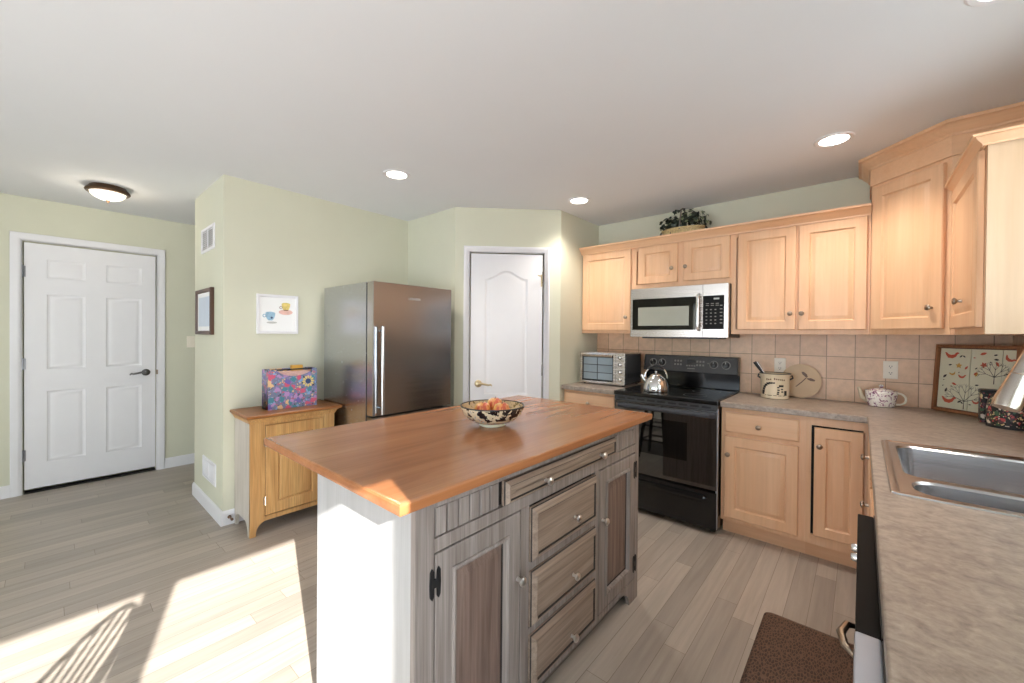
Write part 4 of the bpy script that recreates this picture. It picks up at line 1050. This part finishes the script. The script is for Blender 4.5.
mb.fbox(FTop, -1.784, -1.778, TZ0 + 0.036, TZ1 - 0.045, -0.0042, -0.002)
mb.build('racks', 'dark_grey', td)
h = MB().tube([FTop.p(TX0 + 0.03, 1.172, 0.024), FTop.p(-1.63, 1.172, 0.024)], 0.008, 12)
for u in (TX0 + 0.045, -1.645): h.tube([FTop.p(u, 1.172, 0), FTop.p(u, 1.172, 0.024)], 0.006, 8)
h.build('handle', 'pewter', td)
for z in (1.165, 1.105, 1.04, 0.975):
    MB().lathe([(0.019, 0), (0.019, 0.004), (0.015, 0.006), (0.014, 0.018), (0.003, 0.02)], FTop.at(-1.562, z, 0), 18).build('knob', 'nickel', to)

# ------------------------------------------------------------------ things on the range-side counter
PC = Vector((-0.470, 3.445, 0.914))
pot = thing('utensil_crock', 'cream stoneware crock with black painted scene', 'crock', PC)
prof = [(0.081, 0), (0.087, 0.004), (0.087, 0.03), (0.0875, 0.11), (0.091, 0.155), (0.097, 0.172), (0.097, 0.178), (0.089, 0.178), (0.081, 0.15), (0.078, 0.02), (0.01, 0.016)]
MB().lathe(prof, Matrix.Translation(PC), 40).build('body', 'cream', pot)
MB().lathe([(0.0885, 0.1765), (0.0885, 0.181), (0.0975, 0.181), (0.0975, 0.1765)], Matrix.Translation(PC), 40, False, False).build('rim', 'iron', pot)
def wrap(ang, z, r=0.0882): return PC + Vector((r * math.cos(ang), r * math.sin(ang), z))
A0 = math.atan2(-PC.y, -PC.x)
def patch(mb, a0, a1, z0, z1, r=0.0882, k=4):
    a0, a1 = a0 * 1.22, a1 * 1.22
    lo = [wrap(A0 + a0 + (a1 - a0) * i / k, z0, r) for i in range(k + 1)]; hi = [wrap(A0 + a0 + (a1 - a0) * i / k, z1, r) for i in range(k + 1)]
    mb.add(lo + hi, [(i, i + 1, i + k + 2, i + k + 1) for i in range(k)])
mb = MB()
# an arched oven-like scene: left arch, right post, small blocks and dashes
for k in range(7):
    a = PI * (0.5 + 0.5 * k / 6)
    patch(mb, -0.2 + 0.62 * math.cos(a), -0.2 + 0.62 * math.cos(a) + 0.2, 0.045 + 0.065 * math.sin(a), 0.060 + 0.065 * math.sin(a), k=2)
patch(mb, -0.84, -0.66, 0.03, 0.06); patch(mb, 0.22, 0.5, 0.088, 0.102); patch(mb, 0.55, 0.74, 0.028, 0.062)
for a0, z in ((0.12, 0.08), (0.14, 0.062), (0.12, 0.046), (0.34, 0.068), (0.36, 0.05), (0.1, 0.034)): patch(mb, a0, a0 + 0.13, z, z + 0.009, k=2)
patch(mb, -0.6, 0.6, 0.0245, 0.028)
mb.build('painted_scene', 'paint_black', pot)
mb = MB()
for i, a in enumerate([-0.5 + 0.11 * k for k in range(10)]):
    if i != 3: patch(mb, a, a + 0.075, 0.138 - 0.012 * abs(a), 0.148 - 0.012 * abs(a) + (0.004 if i in (0, 4) else 0), 0.0905, 2)
mb.build('painted_lettering', 'paint_brown', pot)
for s in (-1, 1):
    e = PC + Vector((0.088 * s, 0.0, 0.150))
    MB().tube([e + Vector((0, 0, 0.012)), e + Vector((0.014 * s, 0, 0.016)), e + Vector((0.018 * s, 0, 0.0)), e + Vector((0.0, 0, -0.012))], 0.006, 8).build('lug', 'iron', pot)
for i, (p0, p1, mm, lb) in enumerate((((0.03, -0.01, 0.022), (-0.125, -0.03, 0.256), 'black_matte', 'black handled serving spoon leaning left in the cream crock'), ((0.02, 0.04, 0.022), (-0.120, 0.02, 0.250), 'nickel', 'silver handled ladle leaning left in the cream crock'))):
    a, b = PC + Vector(p0), PC + Vector(p1)
    u_ = thing('serving_spoon' if i == 0 else 'ladle', lb, 'utensil', a)
    d = b - a
    MB().tube([a, a + d * 0.6, a + d * 0.8, b], [0.004, 0.004, 0.011, 0.012], 10).build('handle', mm, u_)
    MB().lathe([(0.002, -0.006), (0.016, 0.0), (0.018, 0.006), (0.004, 0.008)], Matrix.Translation(a + Vector((0, 0, 0.006))), 14).build('bowl', 'nickel', u_)
# leaning round plate
pc = Vector((-0.332, 3.597, 0.914 + 0.1205)); tilt = math.radians(9)
pl = thing('round_platter', 'round tan stoneware platter leaning on the tile', 'platter', (pc.x, pc.y, 0.914))
mp = Matrix.Translation(pc) @ Matrix.Rotation(PI / 2 - tilt, 4, 'X')
MB().lathe([(0.03, -0.002), (0.06, -0.002), (0.10, 0.002), (0.121, 0.010), (0.1215, 0.014), (0.117, 0.0145), (0.09, 0.0125), (0.02, 0.012)], mp, 44).build('plate', 'platter', pl)
def ppt(x, z, h=0.012): return mp @ Vector((x, z, h))
mb = MB()
def pdec(pts): mb.add([ppt(x, z, 0.0153) for x, z in pts], [tuple(range(len(pts)))])
pdec([(-0.030, -0.042), (-0.025, -0.045), (0.008, -0.012), (0.036, 0.024), (0.030, 0.026), (0.002, -0.008)])
pdec([(0.034, 0.026), (0.010, 0.048), (0.004, 0.066), (0.016, 0.068), (0.036, 0.050), (0.042, 0.032)])
pdec([(0.036, 0.022), (0.060, 0.024), (0.086, 0.012), (0.080, 0.002), (0.058, 0.004), (0.040, 0.014)])
mb.build('painted_sprig', 'paint_brown', pl)

# teapot
TC = Vector((0.098, 3.515, 0.914))
tp = thing('teapot', 'white china teapot with purple flower sprigs', 'teapot', TC)
MB().lathe([(0.056, 0), (0.064, 0.004), (0.071, 0.03), (0.077, 0.06), (0.080, 0.090), (0.078, 0.101), (0.060, 0.104)], Matrix.Translation(TC), 40).build('body', 'teapot', tp)
MB().lathe([(0.060, 0.1035), (0.056, 0.108), (0.040, 0.114), (0.012, 0.118), (0.006, 0.121), (0.012, 0.126), (0.013, 0.134), (0.006, 0.140), (0.001, 0.141)], Matrix.Translation(TC), 28).build('lid', 'teapot', tp)
vx = Vector((0.8, -0.25, 0)).normalized()
MB().tube([TC + vx * -0.066 + Vector((0, 0, 0.03)), TC + vx * -0.098 + Vector((0, 0, 0.05)), TC + vx * -0.106 + Vector((0, 0, 0.082)), TC + vx * -0.116 + Vector((0, 0, 0.112))], [0.017, 0.014, 0.010, 0.008], 12).build('spout', 'cream', tp)
MB().tube([TC + vx * (0.074 + 0.045 * math.sin(PI * k / 10) ** 0.75) + Vector((0, 0, 0.058 + 0.036 * math.cos(PI * k / 10))) for k in range(11)], 0.006, 10).build('handle', M['white_plastic'], tp)

# tile board leaning in the corner
tb = thing('tile_tray', 'wooden framed tray of cream bird tiles leaning in the counter corner', 'tray', (0.48, 3.45, 0.914))
FTb = Fr((0.333, 3.593, 0.9155), (1, -1)); lean = math.radians(4)
FTb.v = Vector((-FTb.n.x * math.sin(lean), -FTb.n.y * math.sin(lean), math.cos(lean))); FTb.n = FTb.u.cross(FTb.v)
W_, H_ = 0.40, 0.402
MB().rings([rect(FTb, 0, W_, 0, H_, i, n) for i, n in ((0, -0.022), (0, 0.006), (0.004, 0.010), (0.017, 0.010), (0.020, -0.008))], True, False).build('frame', 'tray_wood', tb)
MB().rings([rect(FTb, 0.015, W_ - 0.015, 0.015, H_ - 0.015, 0, n) for n in (-0.02, -0.010)]).build('backing', 'walnut', tb)
xs_ = [0.022, 0.178, 0.320, W_ - 0.022]; ys_ = [0.022, H_ - 0.022]
tiles = []
for i in range(3):
    tiles.append(MB().rings([rect(FTb, xs_[i] + 0.0012, xs_[i + 1] - 0.0012, ys_[0], ys_[1], ii, n) for ii, n in ((0, -0.010), (0, -0.003), (0.001, -0.002), (0.0015, -0.002))]).build('tile', 'tile_cream', tb))
BIRD = [(-1.0, 0.65), (-0.78, 0.12), (-0.45, -0.32), (0.2, -0.42), (0.7, -0.12), (0.92, 0.32), (1.2, 0.5), (0.95, 0.72), (0.68, 0.6), (0.45, 0.28), (0, 0.18), (-0.4, 0.3), (-0.7, 0.6)]
LEAF = [(-1, 0), (-0.4, 0.45), (0.3, 0.4), (1, 0), (0.3, -0.4), (-0.4, -0.35)]
MAPLE = [(math.cos(2 * PI * k / 10 + PI / 2) * (1 if k % 2 == 0 else 0.5), math.sin(2 * PI * k / 10 + PI / 2) * (1 if k % 2 == 0 else 0.5)) for k in range(10)]
def decal(mb, shape, u, v, s, rot=0, flip=1):
    c, sn = math.cos(rot), math.sin(rot)
    pts = [FTb.p(u + (x * flip * c - y * sn) * s, v + (x * flip * sn + y * c) * s, -0.0016) for x, y in shape]
    ctr = FTb.p(u, v, -0.0016); n_ = len(pts)
    mb.add(pts, [tuple(range(n_))])
red, blk, och = [MB() for _ in range(3)], [MB() for _ in range(3)], [MB() for _ in range(3)]
B0 = 0.026
decal(red[0], BIRD, 0.080, 0.335, 0.034); decal(red[0], BIRD, 0.080, 0.068, 0.035); decal(red[0], BIRD, 0.140, 0.215, 0.019); decal(red[0], LEAF, 0.105, 0.170, 0.014, -0.4); decal(red[0], LEAF, 0.16, 0.27, 0.013, 1.0)
decal(och[0], MAPLE, 0.122, 0.280, 0.018); decal(och[0], BIRD, 0.095, 0.228, 0.016, 0.3, -1)
for u, v, s, r in ((0.078, 0.282, 0.010, 0.3), (0.055, 0.213, 0.014, 0.9), (0.066, 0.130, 0.014, 1.3), (0.092, 0.155, 0.006, 0), (0.048, 0.155, 0.006, 0.5), (0.13, 0.335, 0.010, 0.8), (0.145, 0.335, 0.009, -0.6), (0.138, 0.07, 0.012, 0.7), (0.15, 0.065, 0.009, -0.7), (0.05, 0.19, 0.005, 0), (0.125, 0.24, 0.005, 1)): decal(blk[0], LEAF, u, v, s, r)
decal(red[1], LEAF, 0.235, 0.355, 0.017, 0.4); decal(red[1], MAPLE, 0.240, 0.292, 0.018, 0.5); decal(red[1], LEAF, 0.300, 0.300, 0.015, -1.1); decal(red[1], LEAF, 0.195, 0.33, 0.007); decal(red[1], BIRD, 0.215, 0.075, 0.018); decal(red[1], LEAF, 0.205, 0.24, 0.012, 0.9)
decal(och[1], LEAF, 0.21, 0.235, 0.014, 1.2)
for u, v, s, r in ((0.290, 0.350, 0.010, 0.3), (0.295, 0.325, 0.012, 0), (0.207, 0.27, 0.008, 0.8), (0.215, 0.175, 0.010, 0.2), (0.19, 0.06, 0.007, 0), (0.27, 0.31, 0.006, 0)): decal(blk[1], LEAF, u, v, s, r)
decal(red[2], BIRD, 0.346, 0.330, 0.024, -0.6); decal(red[2], LEAF, 0.35, 0.19, 0.012, 0.4)
decal(blk[2], LEAF, 0.345, 0.25, 0.009, 0.4); decal(blk[2], LEAF, 0.35, 0.11, 0.009, 0.9)
def tree(mb, u, v, s):
    def br(x, y, a, l, w, d):
        x2, y2 = x + l * math.cos(a), y + l * math.sin(a)
        px, py = -math.sin(a) * w, math.cos(a) * w
        mb.add([FTb.p(x + px, y + py, -0.0015), FTb.p(x - px, y - py, -0.0015), FTb.p(x2 - px * 0.6, y2 - py * 0.6, -0.0015), FTb.p(x2 + px * 0.6, y2 + py * 0.6, -0.0015)], [(0, 1, 2, 3)])
        if d > 0:
            for da in (-0.5, 0.05, 0.55): br(x2, y2, a + da + random.uniform(-0.12, 0.12), l * 0.66, w * 0.66, d - 1)
    br(u, v, PI / 2, s * 0.4, 0.0022, 0)
    for a in (0.35, 0.9, 1.5, 2.1, 2.75): br(u, v + s * 0.38, a, s * 0.42, 0.0016, 2)
trees = [MB(), MB()]
tree(trees[0], 0.160, 0.028, 0.12); tree(trees[1], 0.290, 0.19, 0.10)
for i in range(2): trees[i].build('painted_tree', 'paint_black', tiles[i], smooth=False)
for i in range(3):
    red[i].build('painted_birds', 'paint_red', tiles[i], smooth=False); blk[i].build('painted_sprigs', 'paint_black', tiles[i], smooth=False)
    if och[i].v: och[i].build('painted_leaves', 'paint_ochre', tiles[i], smooth=False)

# dark canisters in front of the tray
cn = thing('canister', 'narrow black floral tin in front of the bird tiles', 'canister', (0.512, 3.262, 0.914))
mb = MB().rings([rr(0.478, 0.546, 3.228, 3.296, 0.012, z) for z in (0.9145, 1.075)])
mb.build('tin', 'floral_black', cn)
MB().rings([rr(0.476, 0.548, 3.226, 3.298, 0.013, z) for z in (1.07, 1.085)] + [rr(0.484, 0.540, 3.234, 3.290, 0.011, 1.088)]).build('lid', 'black_matte', cn)
jc = Vector((0.565, 3.13, 0.914))
cj = thing('cookie_jar', 'round black floral jar with lid behind the faucet head', 'jar', jc)
MB().lathe([(0.070, 0), (0.078, 0.004), (0.082, 0.03), (0.084, 0.09), (0.078, 0.13), (0.066, 0.148), (0.064, 0.15)], Matrix.Translation(jc), 36).build('body', 'floral_black', cj)
MB().lathe([(0.070, 0.150), (0.072, 0.156), (0.055, 0.168), (0.02, 0.176), (0.008, 0.178), (0.008, 0.186), (0.018, 0.194), (0.016, 0.204), (0.004, 0.208)], Matrix.Translation(jc), 32).build('lid', 'black_matte', cj)
MB().lathe([(0.081, 0.0), (0.0815, 0.012), (0.0835, 0.013), (0.0835, 0.0)], Matrix.Translation(jc + Vector((0, 0, 0.001))), 36).build('base_ring', 'iron', cj)

# ------------------------------------------------------------------ ivy basket on the cabinets
bc0 = Vector((-1.13, 3.455, 2.126))
bk = thing('ivy_basket', 'wicker basket of dark ivy on top of the wall cabinets', 'basket', bc0)
def ov(p, s=1.0): return Matrix.Translation(p) @ Matrix.Diagonal((1.75 * s, 0.9 * s, 1, 1))
mb = MB().lathe([(0.075, 0), (0.085, 0.004), (0.090, 0.05), (0.095, 0.10), (0.101, 0.108), (0.101, 0.118), (0.093, 0.12), (0.086, 0.10)], ov(bc0), 36, True, True)
mb.build('body', 'wicker', bk)
MB().tube([bc0 + Vector((0.0, 0.095 * math.cos(a) * 0.9, 0.10 + 0.185 * math.sin(a))) for a in [PI * k / 14 for k in range(15)]], 0.006, 8).build('handle', 'twig', bk)
random.seed(21)
IVY = [(0, 0), (0.35, -0.25), (0.5, 0.15), (0.9, 0.35), (0.5, 0.6), (0.25, 1.2), (0, 1.0), (-0.25, 1.2), (-0.5, 0.6), (-0.9, 0.35), (-0.5, 0.15), (-0.35, -0.25)]
def foliage(n_, smin, smax, rmin):
    mb = MB()
    for _ in range(n_):
        th = random.uniform(0, 2 * PI); ph = math.acos(random.uniform(-0.1, 1)); rr_ = random.uniform(rmin, 1.0)
        d = Vector((math.sin(ph) * math.cos(th), math.sin(ph) * math.sin(th), math.cos(ph)))
        p = bc0 + Vector((0.225 * d.x * rr_, 0.10 * d.y * rr_, 0.125 + 0.165 * d.z * rr_ * (1.0 if d.x > -0.25 else 0.8)))
        if d.z < 0.05 and abs(d.x) > 0.4: p.z -= random.uniform(0, 0.06)
        nrm = (d + Vector((random.uniform(-.6, .6), random.uniform(-.6, .6), random.uniform(-.4, .6)))).normalized()
        a = nrm.cross(Vector((random.uniform(-1, 1), random.uniform(-1, 1), random.uniform(-1, 1)))).normalized(); b = nrm.cross(a)
        s = random.uniform(smin, smax)
        pts = [p + a * (x * s) + b * (y * s) - nrm * (0.25 * s * (abs(x) ** 1.5)) for x, y in IVY]
        pts.append(p + b * (0.45 * s) + nrm * 0.1 * s)
        k = len(IVY)
        mb.add(pts, [(i, (i + 1) % k, k) for i in range(k)])
    return mb
foliage(260, 0.017, 0.030, 0.5).build('dark_leaves', 'leaf_dark', bk)
foliage(60, 0.014, 0.022, 0.7).build('pale_leaves', 'leaf_pale', bk)

# ------------------------------------------------------------------ floor mat
mt = MB().rings([rr(-0.345, 0.105, 1.53, 2.318, r_, z) for r_, z in ((0.03, 0.0005), (0.03, 0.006))] + [rr(-0.337, 0.097, 1.538, 2.310, 0.03, 0.013), rr(-0.320, 0.080, 1.555, 2.293, 0.03, 0.015)])
tag(mt.build('kitchen_mat', 'mat', None, (-0.12, 1.92, 0)), 'dark brown embossed kitchen mat on the floor by the sink', 'mat')

# ------------------------------------------------------------------ ceiling lights
def can(x, y, label, watts, r=0.092):
    t = thing('recessed_light', label, 'ceiling light', (x, y, H), 'recessed ceiling lights')
    MB().lathe([(r, H), (r, H - 0.004), (r - 0.006, H - 0.007), (r - 0.024, H - 0.005), (r - 0.026, H - 0.001)], Matrix.Translation((x, y, 0)), 36, False, False).build('trim_ring', 'white', t)
    MB().lathe([(r - 0.024, H - 0.0005), (r - 0.024, H - 0.003), (0.02, H - 0.0042), (0.002, H - 0.0044)], Matrix.Translation((x, y, 0)), 32).build('lens', 'bulb', t)
    ld = bpy.data.lights.new('lamp', 'SPOT'); ld.energy = watts; ld.color = (1, 0.93, 0.84); ld.spot_size = math.radians(125); ld.spot_blend = 0.8; ld.shadow_soft_size = 0.06
    lo = bpy.data.objects.new('lamp', ld); COL.objects.link(lo); lo.parent = t; lo.location = (0, 0, -0.03)
can(-2.44, 1.58, 'round recessed ceiling light in front of the refrigerator', 30)
can(-1.757, 2.845, 'round recessed ceiling light in front of the arched-panel door', 30)
can(-0.129, 2.867, 'round recessed ceiling light near the tall corner cabinet', 30)
can(0.330, 1.94, 'round recessed ceiling light over the sink, cut by the top frame edge', 8)
fx, fy = -4.36, 0.30
fl = thing('flush_light', 'flush mount ceiling light with bronze ring by the entry door', 'ceiling light', (fx, fy, H))
MB().lathe([(0.102, H), (0.109, H - 0.012), (0.123, H - 0.026), (0.128, H - 0.038), (0.121, H - 0.048), (0.107, H - 0.050), (0.104, H - 0.044)], Matrix.Translation((fx, fy, 0)), 44, True, False).build('ring', 'bronze', fl)
MB().lathe([(0.105, H - 0.040), (0.099, H - 0.060), (0.080, H - 0.080), (0.048, H - 0.095), (0.014, H - 0.101)], Matrix.Translation((fx, fy, 0)), 44).build('glass_dome', 'dome', fl)
MB().lathe([(0.012, H - 0.100), (0.013, H - 0.106), (0.007, H - 0.112), (0.008, H - 0.117), (0.002, H - 0.121)], Matrix.Translation((fx, fy, 0)), 18).build('finial', 'bronze', fl)
ld = bpy.data.lights.new('lamp', 'POINT'); ld.energy = 2.5; ld.color = (1, 0.88, 0.7); ld.shadow_soft_size = 0.1
lo = bpy.data.objects.new('lamp', ld); COL.objects.link(lo); lo.parent = fl; lo.location = (0, 0, -0.16)

# ------------------------------------------------------------------ seating that shades the floor and shows in the oven glass
def stool(x, y):
    t = thing('bar_stool', 'dark wooden bar stool behind the island, mirrored in the oven door', 'stool', (x, y, 0))
    mb = MB().lathe([(0.15, 0.60), (0.168, 0.606), (0.172, 0.62), (0.165, 0.635), (0.12, 0.63), (0.02, 0.626)], Matrix.Translation((x, y, 0)), 32); mb.build('seat', 'black_wood', t)
    for a in (45, 135, 225, 315):
        c, s = math.cos(math.radians(a)), math.sin(math.radians(a))
        MB().tube([(x + 0.21 * c, y + 0.21 * s, 0), (x + 0.17 * c, y + 0.17 * s, 0.3), (x + 0.11 * c, y + 0.11 * s, 0.605)], [0.014, 0.02, 0.015], 10).build('leg', 'black_wood', t)
    mb = MB()
    for z, r in ((0.2, 0.183), (0.36, 0.158)):
        for a in (45, 135, 225, 315):
            a0, a1 = math.radians(a), math.radians(a + 90)
            mb.tube([(x + r * math.cos(a0), y + r * math.sin(a0), z), (x + r * math.cos(a1), y + r * math.sin(a1), z)], 0.01, 8)
    mb.build('rungs', 'black_wood', t)
stool(-1.72, 1.45)
def chair(x, y, rz):
    t = thing('dining_chair', 'spindle-back wooden chair whose shadow falls on the sunny floor', 'chair', (x, y, 0))
    Mx = Matrix.Translation((x, y, 0)) @ Matrix.Rotation(rz, 4, 'Z')
    def P(a, b, c): return Mx @ Vector((a, b, c))
    s = MB().lathe([(0.17, 0.43), (0.205, 0.436), (0.21, 0.45), (0.19, 0.458), (0.02, 0.452)], Mx, 32); s.build('seat', 'walnut', t)
    for a, b in ((1, 1), (1, -1), (-1, 1), (-1, -1)):
        MB().tube([P(0.2 * a, 0.2 * b, 0), P(0.13 * a, 0.13 * b, 0.435)], [0.012, 0.018], 10).build('leg', 'walnut', t)
    K = 20
    hoop = [P(0.205 * math.cos(PI * k / K), 0.16 + 0.11 * math.sin(PI * k / K), 0.45 + 0.5 * math.sin(PI * k / K) ** 0.7) for k in range(K + 1)]
    MB().tube(hoop, 0.012, 10).build('hoop', 'walnut', t)
    for k in range(7):
        u = -0.13 + 0.26 * k / 6; top = 0.45 + 0.5 * math.sqrt(max(0.05, 1 - (u * 1.35 / 0.205) ** 2)) ** 0.7
        MB().tube([P(u * 0.85, 0.165, 0.45), P(u * 1.3, 0.165 + 0.1 * (top - 0.45) / 0.5, top)], 0.0075, 8).build('spindle', 'walnut', t)
chair(-1.14, -0.50, math.radians(-56))
